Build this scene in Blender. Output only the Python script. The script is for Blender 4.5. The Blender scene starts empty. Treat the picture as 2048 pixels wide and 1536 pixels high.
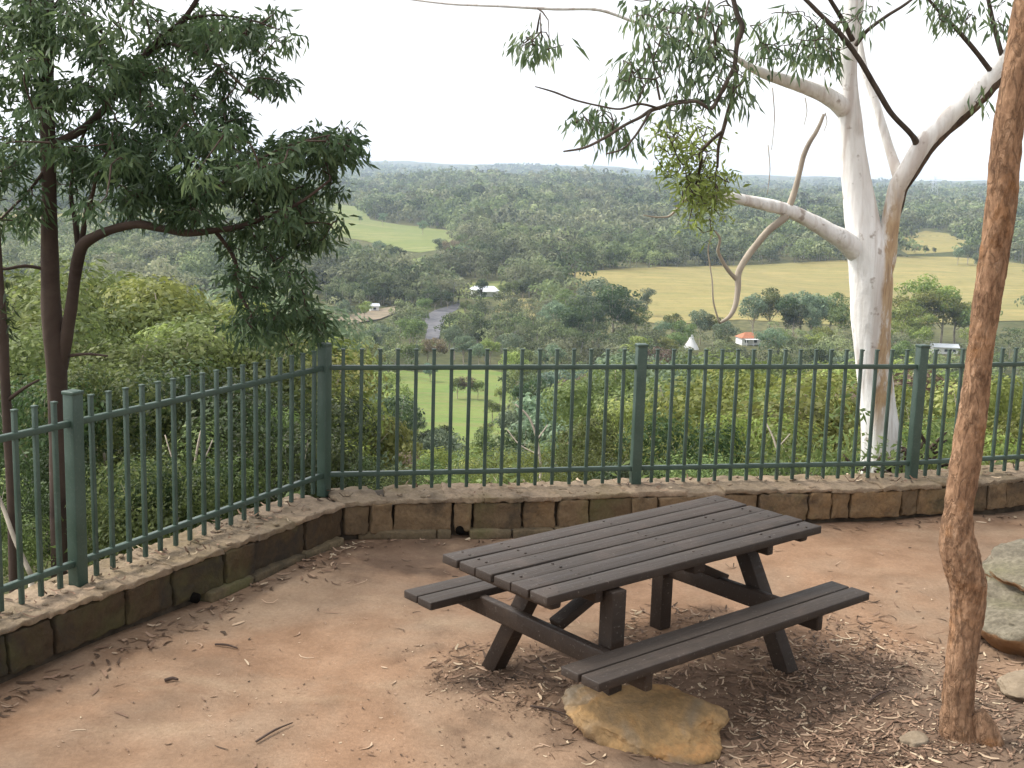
import bpy, bmesh, math, random
import numpy as np
from mathutils import Vector, Matrix, noise

random.seed(7); RNG = np.random.default_rng(7)
S = bpy.context.scene
COL = S.collection
rad = math.radians
U = random.uniform

# ------------------------------------------------------------------ camera
F, PITCH, ROLL, EYE = 2414.2, 0.1695, 0.0318, 2.6545      # focal length in pixels of a 2048 x 1536 frame
FW = Vector((0, math.cos(PITCH), -math.sin(PITCH)))
_up = Vector((0, math.sin(PITCH), math.cos(PITCH))); _rt = Vector((1, 0, 0))
RT = math.cos(ROLL) * _rt + math.sin(ROLL) * _up
UP = -math.sin(ROLL) * _rt + math.cos(ROLL) * _up
EYEV = Vector((0, 0, EYE))
cd = bpy.data.cameras.new('camera'); cam = bpy.data.objects.new('camera', cd); COL.objects.link(cam)
cd.sensor_width = 36; cd.lens = F / 2048 * 36; cd.clip_start = 0.1; cd.clip_end = 40000
M = Matrix.Identity(4)
for i in range(3):
    M[i][0], M[i][1], M[i][2], M[i][3] = RT[i], UP[i], -FW[i], EYEV[i]
cam.matrix_world = M
S.camera = cam

def ray(px, py):
    return FW * F + RT * (px - 1024) + UP * (768 - py)
def at(px, py, y):                       # the point of the sight line at a given distance north
    d = ray(px, py); return EYEV + d * (y / d.y)
def atz(px, py, z=0.0):
    d = ray(px, py); return EYEV + d * ((z - EYE) / d.z)
def proj(p):
    d = Vector(p) - EYEV; w = d.dot(FW)
    return 1024 + F * d.dot(RT) / w, 768 - F * d.dot(UP) / w

# ------------------------------------------------------------------ object helpers
def tag(o, label=None, cat=None, group=None, kind=None):
    if label: o['label'] = label
    if cat: o['category'] = cat
    if group: o['group'] = group
    if kind: o['kind'] = kind
    return o
def empty(name, loc, label, cat, rz=0, group=None):
    o = bpy.data.objects.new(name, None); COL.objects.link(o)
    o.location = loc; o.rotation_euler = (0, 0, rz); o.empty_display_size = 0.2
    return tag(o, label, cat, group)
def link_mesh(name, me, mat=None, parent=None):
    if mat: me.materials.append(mat)
    o = bpy.data.objects.new(name, me); COL.objects.link(o)
    if parent: o.parent = parent
    return o
def np_mesh(name, V, Fq, smooth=False):
    """V (n,3); Fq (m,k) all faces with k corners"""
    me = bpy.data.meshes.new(name)
    V = np.ascontiguousarray(V, dtype=np.float32); Fq = np.ascontiguousarray(Fq, dtype=np.int32)
    m, k = Fq.shape
    me.vertices.add(len(V)); me.vertices.foreach_set('co', V.ravel())
    me.loops.add(m * k); me.loops.foreach_set('vertex_index', Fq.ravel())
    me.polygons.add(m); me.polygons.foreach_set('loop_start', np.arange(0, m * k, k, dtype=np.int32))
    if smooth: me.polygons.foreach_set('use_smooth', np.ones(m, dtype=bool))
    me.update(calc_edges=True)
    return me

class MB:
    def __init__(s): s.v = []; s.f = []
    def add(s, vs, fs):
        b = len(s.v); s.v += [tuple(x) for x in vs]; s.f += [tuple(i + b for i in f) for f in fs]
    def rbox(s, c, size, mat=None, r=0.006, n=(1, 1, 1), disp=0.0, freq=6.0, seed=0.0):
        """rounded (and optionally roughened) box; mat is a 3x3 for its axes"""
        hx, hy, hz = size[0] / 2, size[1] / 2, size[2] / 2
        r = min(r, hx * .95, hy * .95, hz * .95)
        def axis(h, k):
            a = [-h, -h + r * .3, -h + r]
            a += [-h + r + (2 * h - 2 * r) * i / k for i in range(1, k)]
            return a + [h - r, h - r * .3, h]
        X, Y, Z = axis(hx, n[0]), axis(hy, n[1]), axis(hz, n[2])
        idx = {}; vs = []; fs = []
        def vid(i, j, k):
            key = (i, j, k)
            if key in idx: return idx[key]
            p = Vector((X[i], Y[j], Z[k]))
            q = Vector((max(-hx + r, min(hx - r, p.x)), max(-hy + r, min(hy - r, p.y)), max(-hz + r, min(hz - r, p.z))))
            d = p - q
            if d.length > 1e-9: p = q + d.normalized() * r
            w = (mat @ p if mat else p) + Vector(c)
            if disp:
                nn = noise.noise_vector(w * freq + Vector((seed, seed * 1.7, 0)))
                n2 = noise.noise_vector(w * freq * 3.1 + Vector((seed, 3, seed)))
                w = w + nn * disp + n2 * disp * .4
            idx[key] = len(vs); vs.append(w); return idx[key]
        nx, ny, nz = len(X) - 1, len(Y) - 1, len(Z) - 1
        for j in range(ny):
            for k in range(nz):
                fs.append((vid(0, j, k), vid(0, j, k + 1), vid(0, j + 1, k + 1), vid(0, j + 1, k)))
                fs.append((vid(nx, j, k), vid(nx, j + 1, k), vid(nx, j + 1, k + 1), vid(nx, j, k + 1)))
        for i in range(nx):
            for k in range(nz):
                fs.append((vid(i, 0, k), vid(i + 1, 0, k), vid(i + 1, 0, k + 1), vid(i, 0, k + 1)))
                fs.append((vid(i, ny, k), vid(i, ny, k + 1), vid(i + 1, ny, k + 1), vid(i + 1, ny, k)))
        for i in range(nx):
            for j in range(ny):
                fs.append((vid(i, j, 0), vid(i, j + 1, 0), vid(i + 1, j + 1, 0), vid(i + 1, j, 0)))
                fs.append((vid(i, j, nz), vid(i + 1, j, nz), vid(i + 1, j + 1, nz), vid(i, j + 1, nz)))
        s.add(vs, fs)
    def tube(s, pts, radii, seg=8, rough=0.0, freq=5.0, sub=4, closed_ends=True, aspect=None, flare=None):
        P, R = catmull(pts, radii, sub)
        rings = []; prev = None
        for i, p in enumerate(P):
            t = (P[min(i + 1, len(P) - 1)] - P[max(i - 1, 0)]).normalized()
            if prev is None:
                a = Vector((0, -1, 0)) if abs(t.y) < .9 else Vector((1, 0, 0))
            else: a = prev
            a = (a - t * a.dot(t)).normalized(); prev = a; b = t.cross(a)
            ring = []
            for k in range(seg):
                an = 2 * math.pi * k / seg
                dr = a * math.cos(an) + b * math.sin(an)
                rr = R[i]
                if flare: rr *= flare(p, an, i / (len(P) - 1))
                q = p + dr * rr
                if rough:
                    nz_ = noise.noise(Vector((q.x * freq, q.y * freq, q.z * freq * .45)))
                    n2 = noise.noise(Vector((q.x * freq * 3.3, q.y * freq * 3.3, q.z * freq * 1.2)))
                    q = q + dr * (rr * rough * nz_ + rr * rough * .6 * n2)
                ring.append(q)
            rings.append(ring)
        vs = [q for ring in rings for q in ring]; fs = []
        for i in range(len(rings) - 1):
            for k in range(seg):
                k2 = (k + 1) % seg
                fs.append((i * seg + k, i * seg + k2, (i + 1) * seg + k2, (i + 1) * seg + k))
        if closed_ends:
            fs.append(tuple(reversed(range(seg)))); o = (len(rings) - 1) * seg; fs.append(tuple(o + k for k in range(seg)))
        s.add(vs, fs)
    def build(s, name, mat, parent=None, smooth=True, inv=None):
        me = bpy.data.meshes.new(name)
        v = s.v if inv is None else [tuple(inv @ Vector(p)) for p in s.v]
        me.from_pydata(v, [], s.f); me.update()
        if smooth:
            me.polygons.foreach_set('use_smooth', [True] * len(me.polygons))
        return link_mesh(name, me, mat, parent)

def catmull(pts, radii, sub):
    P = [Vector(p) for p in pts]
    if len(P) < 3 or sub <= 1: return P, list(radii)
    oP, oR = [], []
    for i in range(len(P) - 1):
        p0 = P[max(i - 1, 0)]; p1 = P[i]; p2 = P[i + 1]; p3 = P[min(i + 2, len(P) - 1)]
        for k in range(sub):
            t = k / sub
            oP.append(.5 * ((2 * p1) + (p2 - p0) * t + (2 * p0 - 5 * p1 + 4 * p2 - p3) * t * t + (3 * p1 - p0 - 3 * p2 + p3) * t ** 3))
            oR.append(radii[i] * (1 - t) + radii[i + 1] * t)
    oP.append(P[-1]); oR.append(radii[-1])
    return oP, oR

# ------------------------------------------------------------------ material helpers
class NT:
    def __init__(s, name):
        s.m = bpy.data.materials.new(name); s.m.use_nodes = True; s.t = s.m.node_tree; s.t.nodes.clear()
        s.out = s.n('ShaderNodeOutputMaterial')
    def n(s, typ, **kw):
        x = s.t.nodes.new(typ)
        for k, v in kw.items():
            if hasattr(x, k): setattr(x, k, v)
        return x
    def l(s, a, b): s.t.links.new(a, b)
    def val(s, sock, v):
        if hasattr(v, 'is_output'): s.l(v, sock)
        else:
            if isinstance(v, tuple) and len(v) == 3 and sock.type == 'RGBA': v = (*v, 1)
            sock.default_value = v
    def coords(s, kind='Object', scale=(1, 1, 1)):
        c = s.n('ShaderNodeTexCoord'); m = s.n('ShaderNodeMapping'); m.inputs['Scale'].default_value = scale
        s.l(c.outputs[kind], m.inputs['Vector']); return m.outputs[0]
    def pos(s, scale=(1, 1, 1)):
        c = s.n('ShaderNodeNewGeometry'); m = s.n('ShaderNodeMapping'); m.inputs['Scale'].default_value = scale
        s.l(c.outputs['Position'], m.inputs['Vector']); return m.outputs[0]
    def noise(s, vec, scale, detail=4, rough=.55, dist=0.0):
        x = s.n('ShaderNodeTexNoise'); s.l(vec, x.inputs['Vector'])
        x.inputs['Scale'].default_value = scale; x.inputs['Detail'].default_value = detail
        x.inputs['Roughness'].default_value = rough; x.inputs['Distortion'].default_value = dist
        return x.outputs['Fac']
    def vor(s, vec, scale, feature='F1', out='Distance'):
        x = s.n('ShaderNodeTexVoronoi', feature=feature); s.l(vec, x.inputs['Vector']); x.inputs['Scale'].default_value = scale
        return x.outputs[out]
    def ramp(s, fac, stops, interp='LINEAR'):
        x = s.n('ShaderNodeValToRGB'); x.color_ramp.interpolation = interp; s.val(x.inputs[0], fac)
        e = x.color_ramp.elements
        while len(e) < len(stops): e.new(.5)
        for el, (p, c) in zip(e, stops):
            el.position = p; el.color = (*c, 1) if len(c) == 3 else c
        return x.outputs[0]
    def mix(s, fac, a, b, mode='MIX'):
        x = s.n('ShaderNodeMix', data_type='RGBA', blend_type=mode)
        s.val(x.inputs[0], fac); s.val(x.inputs[6], a); s.val(x.inputs[7], b); return x.outputs[2]
    def math(s, op, a, b=0.0):
        x = s.n('ShaderNodeMath', operation=op); s.val(x.inputs[0], a); s.val(x.inputs[1], b); return x.outputs[0]
    def mr(s, v, a, b, c=0.0, d=1.0):
        x = s.n('ShaderNodeMapRange'); s.val(x.inputs[0], v)
        for i, q in enumerate((a, b, c, d)): x.inputs[1 + i].default_value = q
        return x.outputs[0]
    def bsdf(s, col, rough=.8, spec=.3, bump=None, bstr=.3, bdist=.02, transl=0.0, metal=0.0):
        p = s.n('ShaderNodeBsdfPrincipled'); s.val(p.inputs['Base Color'], col); s.val(p.inputs['Roughness'], rough)
        p.inputs['Specular IOR Level'].default_value = spec; p.inputs['Metallic'].default_value = metal
        if bump is not None:
            b = s.n('ShaderNodeBump'); b.inputs['Strength'].default_value = bstr; b.inputs['Distance'].default_value = bdist
            s.l(bump, b.inputs['Height']); s.l(b.outputs[0], p.inputs['Normal'])
        if transl:
            t = s.n('ShaderNodeBsdfTranslucent'); s.val(t.inputs[0], col)
            m = s.n('ShaderNodeMixShader'); m.inputs[0].default_value = transl
            s.l(p.outputs[0], m.inputs[1]); s.l(t.outputs[0], m.inputs[2]); s.l(m.outputs[0], s.out.inputs[0])
        else: s.l(p.outputs[0], s.out.inputs[0])
        return s.m

def foliage_mat(name, dark, mid, light, transl=.35, scale=.6, rough=.55, spec=.25):
    t = NT(name)
    g = t.n('ShaderNodeNewGeometry'); oi = t.n('ShaderNodeObjectInfo')
    nz = t.noise(t.coords('Object'), scale, 3)
    f = t.math('ADD', t.math('MULTIPLY', g.outputs['Random Per Island'], .45), t.mr(nz, .32, .68, 0, .55))
    col = t.ramp(f, [(0.0, dark), (.5, mid), (1.0, light)])
    h = t.n('ShaderNodeHueSaturation'); t.l(col, h.inputs['Color'])
    t.l(t.mr(oi.outputs['Random'], 0, 1, .475, .525), h.inputs['Hue'])
    t.l(t.mr(oi.outputs['Random'], 0, 1, .68, 1.32), h.inputs['Value'])
    return t.bsdf(h.outputs[0], rough, spec, transl=transl)

def bark_mat(name, c1, c2, c3, scale=(6, 6, 1.5), bstr=.5, bdist=.02, rough=.9):
    t = NT(name); v = t.coords('Object', scale)
    n1 = t.noise(v, 2.0, 6, .65, .6); n2 = t.noise(t.coords('Object'), 1.3, 3)
    col = t.mix(t.mr(n2, .4, .65), t.ramp(n1, [(.3, c1), (.55, c2), (.75, c3)]), t.ramp(n1, [(.3, c1), (.7, c2)]))
    return t.bsdf(col, rough, .2, bump=n1, bstr=bstr, bdist=bdist)

MAT = {}
# dirt of the terrace
t = NT('dirt'); p = t.pos()
n1 = t.noise(p, .55, 5, .6, .4); n2 = t.noise(p, 3.2, 6, .65); n3 = t.noise(p, 45, 4, .7); n4 = t.noise(p, .9, 3, .5, .8)
n5 = t.noise(t.pos((.6, 1.6, 1)), 1.4, 5, .6, .5)
red = t.ramp(n2, [(.3, (.206, .122, .072)), (.5, (.270, .166, .102)), (.72, (.321, .206, .131))])
grey = t.ramp(n2, [(.3, (.178, .129, .089)), (.7, (.274, .206, .144))])
cream = t.ramp(n2, [(.3, (.282, .199, .126)), (.7, (.374, .284, .192))])
c = t.mix(t.mr(n1, .46, .66), red, grey)
c = t.mix(t.mr(n5, .58, .78, 0, .8), c, cream)
# dark humus by the wall and table, with table shadow painted in
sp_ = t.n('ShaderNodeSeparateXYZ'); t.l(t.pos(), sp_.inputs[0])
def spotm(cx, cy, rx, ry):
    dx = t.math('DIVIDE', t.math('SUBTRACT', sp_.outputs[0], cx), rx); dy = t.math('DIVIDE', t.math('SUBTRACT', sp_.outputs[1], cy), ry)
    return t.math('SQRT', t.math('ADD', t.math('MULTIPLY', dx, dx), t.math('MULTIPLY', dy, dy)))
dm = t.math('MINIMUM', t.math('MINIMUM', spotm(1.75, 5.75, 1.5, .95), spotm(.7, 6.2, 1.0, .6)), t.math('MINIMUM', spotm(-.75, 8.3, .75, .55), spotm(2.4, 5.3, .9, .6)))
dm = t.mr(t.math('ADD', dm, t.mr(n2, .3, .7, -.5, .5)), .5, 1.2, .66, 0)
hum_shade = t.ramp(n2, [(.3, (.060, .040, .029)), (.7, (.141, .097, .069))])
c = t.mix(dm, c, hum_shade)
spk = t.mr(t.vor(p, 55), .05, .16, 1, 0)
c = t.mix(t.math('MULTIPLY', spk, .45), c, (.120, .079, .058))
pal = t.mr(t.vor(t.pos((.706, .950, .722)), 21), .03, .09, .6, 0)
c = t.mix(pal, c, (.367, .310, .246))
c = t.mix(t.mr(n3, .35, .7, .35, 0), c, (.106, .065, .043))
hgt = t.math('ADD', t.math('MULTIPLY', n2, .7), t.math('MULTIPLY', n3, .35))
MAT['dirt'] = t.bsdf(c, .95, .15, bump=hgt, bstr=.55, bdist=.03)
# hillside ground under the trees
t = NT('hill_ground'); p = t.pos((.01, .01, .01))
n1 = t.noise(p, 1.2, 5); n2 = t.noise(t.pos((.3, .3, .3)), 1.0, 5)
c = t.mix(t.mr(n1, .35, .65), (.075, .085, .032), (.14, .13, .06))
c = t.mix(t.mr(n2, .4, .7), c, (.05, .055, .025))
MAT['terrain'] = t.bsdf(c, .95, .1)
def field_mat(name, a, b, d, sc=.02):
    t = NT(name); n1 = t.noise(t.pos((sc, sc, sc)), 1.0, 5, .6, .3); n2 = t.noise(t.pos((sc * .5, sc * 4, sc)), 2, 5, .6); n3 = t.noise(t.pos((.8, .8, .8)), 1, 4)
    c = t.mix(t.mr(n1, .4, .6), a, b); c = t.mix(t.mr(n2, .42, .66), c, d); n4 = t.noise(t.pos((sc * 6, sc * 6, sc)), 1, 5, .7); c = t.mix(t.mr(n4, .5, .75, 0, .55), c, tuple(x * .55 for x in d)); c = t.mix(t.mr(n3, .4, .8, 0, .35), c, tuple(x * .6 for x in a))
    return t.bsdf(c, .95, .1)
MAT['hay'] = field_mat('hay_grass', (.245, .205, .080), (.30, .245, .098), (.20, .19, .07))
MAT['lime'] = field_mat('pasture_grass', (.165, .19, .06), (.22, .22, .085), (.13, .17, .05))
MAT['green'] = field_mat('valley_grass', (.12, .19, .045), (.16, .215, .055), (.19, .185, .07), .05)
t = NT('asphalt'); MAT['asphalt'] = t.bsdf(t.mix(t.mr(t.noise(t.pos(), .4), .4, .6), (.10, .10, .11), (.15, .145, .15)), .9, .2)
t = NT('gravel_track'); MAT['track'] = t.bsdf(t.mix(t.mr(t.noise(t.pos(), .2), .4, .6), (.19, .16, .11), (.26, .21, .15)), .95, .1)
# sandstone of the walls
def stone_mat(name, cols, moss=(.09, .10, .035), mossamt=.5, soot=(.035, .03, .024), soota=.65, bstr=.6):
    t = NT(name); p = t.coords('Object'); g = t.n('ShaderNodeNewGeometry')
    n1 = t.noise(p, 7, 6, .65, .3); n2 = t.noise(p, 1.7, 4, .6, .5); n3 = t.noise(p, 38, 5, .7); n4 = t.noise(p, 2.6, 5, .65, 1.0)
    isl = g.outputs['Random Per Island']
    base = t.ramp(t.math('ADD', t.math('MULTIPLY', isl, .55), t.math('MULTIPLY', n1, .5)), [(.15, cols[0]), (.45, cols[1]), (.7, cols[2]), (.9, cols[3])])
    base = t.mix(t.mr(n3, .35, .7, .45, 0), base, tuple(x * .45 for x in cols[0]))
    base = t.mix(t.math('MULTIPLY', t.mr(n2, .5, .68), mossamt), base, moss)
    base = t.mix(t.math('MULTIPLY', t.mr(n4, .5, .66), soota), base, soot)
    h = t.math('ADD', n1, t.math('MULTIPLY', n3, .5))
    return t.bsdf(base, .92, .2, bump=h, bstr=bstr, bdist=.025)
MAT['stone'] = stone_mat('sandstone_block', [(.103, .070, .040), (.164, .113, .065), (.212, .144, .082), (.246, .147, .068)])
MAT['stone_shaded'] = stone_mat('shaded_stained_sandstone_block', [(.037, .026, .016), (.061, .042, .025), (.082, .056, .031), (.101, .065, .036)], soota=.85)  # left wall's shade put into darker block colours, along with soot stains
MAT['coping'] = stone_mat('wall_top_mortar', [(.212, .165, .111), (.294, .223, .151), (.352, .261, .179), (.376, .292, .207)], moss=(.140, .108, .046), mossamt=.55, soot=(.115, .088, .064), soota=.6, bstr=.9)
MAT['footing'] = stone_mat('footing_stone', [(.120, .093, .057), (.162, .120, .072), (.186, .141, .084), (.204, .156, .096)], mossamt=.7)
t = NT('mortar'); MAT['mortar'] = t.bsdf(t.ramp(t.noise(t.coords('Object'), 9, 5), [(.35, (.03, .024, .018)), (.7, (.09, .07, .05))]), .95, .1)
# rocks
t = NT('orange_sandstone'); p = t.coords('Object')
n1 = t.noise(p, 3.2, 6, .65, .5); n2 = t.noise(p, 22, 6, .7); n3 = t.noise(p, 1.6, 4, .6, .7)
c = t.ramp(n1, [(.3, (.161, .116, .071)), (.42, (.285, .185, .092)), (.52, (.372, .231, .103)), (.62, (.408, .220, .088)), (.72, (.470, .300, .144))])
c = t.mix(t.mr(n3, .50, .60, 0, .85), c, (.248, .208, .154)); c = t.mix(t.mr(n2, .38, .62, .6, 0), c, (.161, .105, .051))
MAT['rock_orange'] = t.bsdf(c, .9, .2, bump=t.math('ADD', n1, t.math('MULTIPLY', n2, .4)), bstr=.7, bdist=.03)
t = NT('grey_sandstone'); p = t.coords('Object')
n1 = t.noise(p, 3.0, 7, .7, .4); n2 = t.noise(p, 30, 5, .7); n3 = t.noise(p, 1.4, 4, .6, .5)
c = t.ramp(n1, [(.3, (.078, .064, .045)), (.5, (.161, .139, .101)), (.68, (.238, .208, .151))])
c = t.mix(t.mr(n3, .55, .68, 0, .6), c, (.120, .112, .053)); c = t.mix(t.mr(n2, .4, .6, .5, 0), c, (.054, .045, .031))
g = t.n('ShaderNodeNewGeometry'); sp = t.n('ShaderNodeSeparateXYZ'); t.l(g.outputs['Normal'], sp.inputs[0])
c = t.mix(t.mr(sp.outputs[2], -.1, .25, .85, 0), c, (.179, .085, .034))
MAT['rock_grey'] = t.bsdf(c, .9, .2, bump=t.math('ADD', n1, t.math('MULTIPLY', n2, .4)), bstr=.8, bdist=.03)
t = NT('sandy_rock'); p = t.coords('Object'); n1 = t.noise(p, 6, 6, .65)
MAT['rock_sand'] = t.bsdf(t.ramp(n1, [(.3, (.150, .114, .078)), (.5, (.222, .174, .120)), (.7, (.276, .222, .162))]), .9, .2, bump=n1, bstr=.6, bdist=.03)
# painted steel fence
t = NT('green_paint'); p = t.coords('Object'); n1 = t.noise(p, 5, 5); n2 = t.noise(p, 60, 3)
c = t.mix(t.mr(n1, .35, .7), (.034, .060, .045), (.052, .084, .065)); c = t.mix(t.mr(n2, .55, .75, 0, .5), c, (.093, .119, .102))
MAT['fence'] = t.bsdf(c, t.mr(n1, .3, .7, .38, .55), .4)
# stained timber
def wood(name, a, b, d):
    t = NT(name); p = t.coords('Object', (1.2, 22, 22)); g = t.n('ShaderNodeNewGeometry')
    n1 = t.noise(p, 2.2, 7, .65, .5); n2 = t.noise(t.coords('Object'), 4.5, 4, .6, .5); n3 = t.noise(t.coords('Object', (3, 60, 60)), 3, 4, .6)
    f = t.math('ADD', t.math('MULTIPLY', n1, .65), t.math('MULTIPLY', g.outputs['Random Per Island'], .38))
    c = t.ramp(f, [(.25, a), (.5, b), (.75, d)]); c = t.mix(t.mr(n2, .52, .75, 0, .5), c, tuple(x * 1.5 for x in d))
    sp = t.mr(t.noise(t.coords('Object'), 70, 2), .66, .72, 0, .5); c = t.mix(sp, c, (.16, .14, .12))
    return t.bsdf(c, t.mr(n1, .3, .7, .5, .75), .35, bump=t.math('ADD', n1, t.math('MULTIPLY', n3, .5)), bstr=.35, bdist=.008)
MAT['wood'] = wood('dark_stained_timber', (.020, .013, .010), (.031, .022, .016), (.044, .031, .024))
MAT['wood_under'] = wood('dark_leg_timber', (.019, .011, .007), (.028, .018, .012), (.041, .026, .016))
# barks
MAT['bark_brown'] = None
t = NT('rough_brown_bark'); v = t.coords('Object', (.888, .842, .392)); v2 = t.coords('Object')
n1 = t.noise(v, 42, 8, .75, .25); n2 = t.noise(v2, 3.0, 5, .65, .4); n3 = t.noise(v, 15, 6, .7, .3)
fis = t.noise(t.coords('Object', (.888, .842, .258)), 26, 5, .6, .5); crk = t.mr(t.math('ABSOLUTE', t.math('SUBTRACT', fis, .5)), .0, .055)
c = t.ramp(t.math('ADD', t.math('MULTIPLY', n1, .6), t.math('MULTIPLY', n3, .4)), [(.34, (.060, .034, .021)), (.44, (.182, .104, .061)), (.55, (.299, .179, .106)), (.68, (.453, .298, .194))])
c = t.mix(crk, t.mix(.42, c, (.066, .038, .024)), c)
c = t.mix(t.mr(n2, .54, .70, 0, .5), c, (.337, .143, .039)); c = t.mix(t.mr(n2, .3, .42, .5, 0), c, (.149, .101, .067))
MAT['bark_brown'] = t.bsdf(c, .92, .15, bump=t.math('ADD', t.math('MULTIPLY', n1, .8), t.math('MULTIPLY', crk, .5)), bstr=.75, bdist=.014)
t = NT('smooth_white_bark'); v = t.coords('Object', (3, 3, .5)); v2 = t.coords('Object')
n1 = t.noise(v, 3, 5, .6, .6); n2 = t.noise(t.coords('Object', (5, 5, .35)), 1.4, 4, .55, .7); n3 = t.noise(v2, 9, 4)
c = t.ramp(n1, [(.3, (.58, .54, .50)), (.5, (.74, .715, .685)), (.7, (.83, .815, .79))])
c = t.mix(t.mr(n2, .52, .64, 0, .7), c, (.50, .43, .385)); c = t.mix(t.mr(n3, .62, .70, 0, .7), c, (.27, .21, .165))
# a strip of old bark still clings to the east side of the lower trunk
sx = t.n('ShaderNodeSeparateXYZ'); t.l(t.coords('Object'), sx.inputs[0])
band = t.math('ADD', t.math('ADD', sx.outputs[0], t.math('MULTIPLY', sx.outputs[2], .133)), t.mr(t.noise(t.coords('Object', (2, 2, .8)), 2.5, 4), .3, .7, -.04, .04))
lo_ = t.math('SUBTRACT', band, t.math('ADD', t.math('MULTIPLY', sx.outputs[2], .12), -.17))
hi_ = t.math('SUBTRACT', t.math('ADD', t.math('MULTIPLY', sx.outputs[2], .34), -.22), band)
m = t.math('MULTIPLY', t.mr(lo_, -.015, .02), t.mr(hi_, -.02, .02)); m = t.math('MULTIPLY', m, t.mr(sx.outputs[2], 2.7, 3.3, 1, 0))
m = t.math('MULTIPLY', m, t.mr(sx.outputs[2], .6, 1.0)); m = t.math('MULTIPLY', m, t.mr(t.noise(t.coords('Object', (4, 4, 1.2)), 3, 5, .7), .36, .5, .15, .9))
old = t.ramp(t.noise(v, 8, 6, .65), [(.3, (.20, .11, .055)), (.5, (.40, .25, .12)), (.7, (.50, .36, .21))])
c = t.mix(m, c, old)
MAT['bark_white'] = t.bsdf(c, .75, .25, bump=t.math('ADD', t.math('ADD', n1, n2), t.math('MULTIPLY', n3, .5)), bstr=.6, bdist=.03)
MAT['bark_dark'] = bark_mat('dark_branch_bark', (.04, .031, .025), (.10, .078, .062), (.19, .155, .13))
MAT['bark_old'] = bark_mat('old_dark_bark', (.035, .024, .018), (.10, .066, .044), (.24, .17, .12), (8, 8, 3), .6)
MAT['bark_left'] = bark_mat('brown_gum_bark', (.034, .022, .018), (.082, .056, .044), (.130, .097, .076), (.760, .760, .807), .6)
MAT['bark_pale'] = bark_mat('pale_gum_bark', (.243, .205, .166), (.446, .383, .307), (.608, .541, .461), (.950, .950, .950), .3)
# foliage
MAT['leaf_left'] = foliage_mat('dark_gum_leaf', (.029, .051, .021), (.060, .092, .040), (.167, .215, .095), .36, 1.2, .5, .3)
MAT['leaf_gum'] = foliage_mat('white_gum_leaf', (.048, .084, .041), (.102, .156, .072), (.240, .300, .132), .42, 1.5, .40, .5)
MAT['leaf_fresh'] = foliage_mat('fresh_gum_leaf', (.125, .181, .039), (.237, .325, .078), (.425, .500, .169), .48, 1.5, .45, .4)
MAT['f_yellow'] = foliage_mat('yellow_olive_leaf', (.081, .104, .028), (.222, .258, .069), (.484, .501, .182), .45)
MAT['f_olive'] = foliage_mat('olive_leaf', (.051, .073, .025), (.141, .184, .058), (.309, .354, .137), .45)
MAT['f_bright'] = foliage_mat('bright_green_leaf', (.076, .098, .023), (.214, .254, .060), (.427, .428, .143), .48)
MAT['f_grey'] = foliage_mat('grey_green_leaf', (.059, .089, .052), (.152, .208, .122), (.304, .374, .229), .42)
MAT['f_teal'] = foliage_mat('blue_green_leaf', (.07, .12, .085), (.16, .25, .18), (.32, .42, .32), .42)
MAT['f_dark'] = foliage_mat('dark_green_leaf', (.021, .033, .012), (.053, .080, .028), (.130, .169, .061), .38)
MAT['f_brown'] = foliage_mat('pinkish_brown_leaf', (.09, .066, .042), (.20, .155, .10), (.36, .29, .19), .42)
MAT['forest'] = None
t = NT('forest_leaf'); g = t.n('ShaderNodeNewGeometry')
at_ = t.n('ShaderNodeAttribute'); at_.attribute_name = 'tint'; ti = at_.outputs['Fac']
n1 = t.noise(t.pos((.019, .020, .017)), 1, 4)
f = t.math('ADD', t.math('MULTIPLY', g.outputs['Random Per Island'], .25), t.math('MULTIPLY', ti, .75))
c = t.mix(t.mr(n1, .42, .6), t.ramp(f, [(.1, (.032, .046, .022)), (.5, (.142, .187, .081)), (.95, (.410, .468, .207))]), t.ramp(f, [(.1, (.046, .050, .029)), (.5, (.171, .182, .104)), (.95, (.410, .408, .244))]))
c = t.mix(t.math('LESS_THAN', ti, -.5), c, (.30, .28, .25))
MAT['forest'] = t.bsdf(c, .75, .15, transl=.35)
# litter
t = NT('dry_leaf'); g = t.n('ShaderNodeNewGeometry')
c = t.ramp(g.outputs['Random Per Island'], [(0, (.043, .028, .018)), (.3, (.104, .062, .039)), (.5, (.180, .109, .071)), (.7, (.247, .157, .105)), (.86, (.342, .237, .160)), (1.0, (.475, .380, .260))])
MAT['litter'] = t.bsdf(c, .8, .25)
t = NT('wall_paint_white'); MAT['white'] = t.bsdf((.78, .78, .78), .6, .3)
t = NT('roof_tile_orange'); MAT['roof_orange'] = t.bsdf(t.mix(t.mr(t.noise(t.coords('Object'), 2), .4, .6), (.42, .17, .09), (.34, .14, .08)), .8, .2)
t = NT('roof_grey_metal'); MAT['roof_grey'] = t.bsdf((.55, .58, .62), .5, .3)
t = NT('window_glass'); MAT['glass'] = t.bsdf((.04, .05, .06), .15, .5)
t = NT('drain_painted_dark'); MAT['drain'] = t.bsdf((.006, .005, .004), .95, .05)

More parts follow.
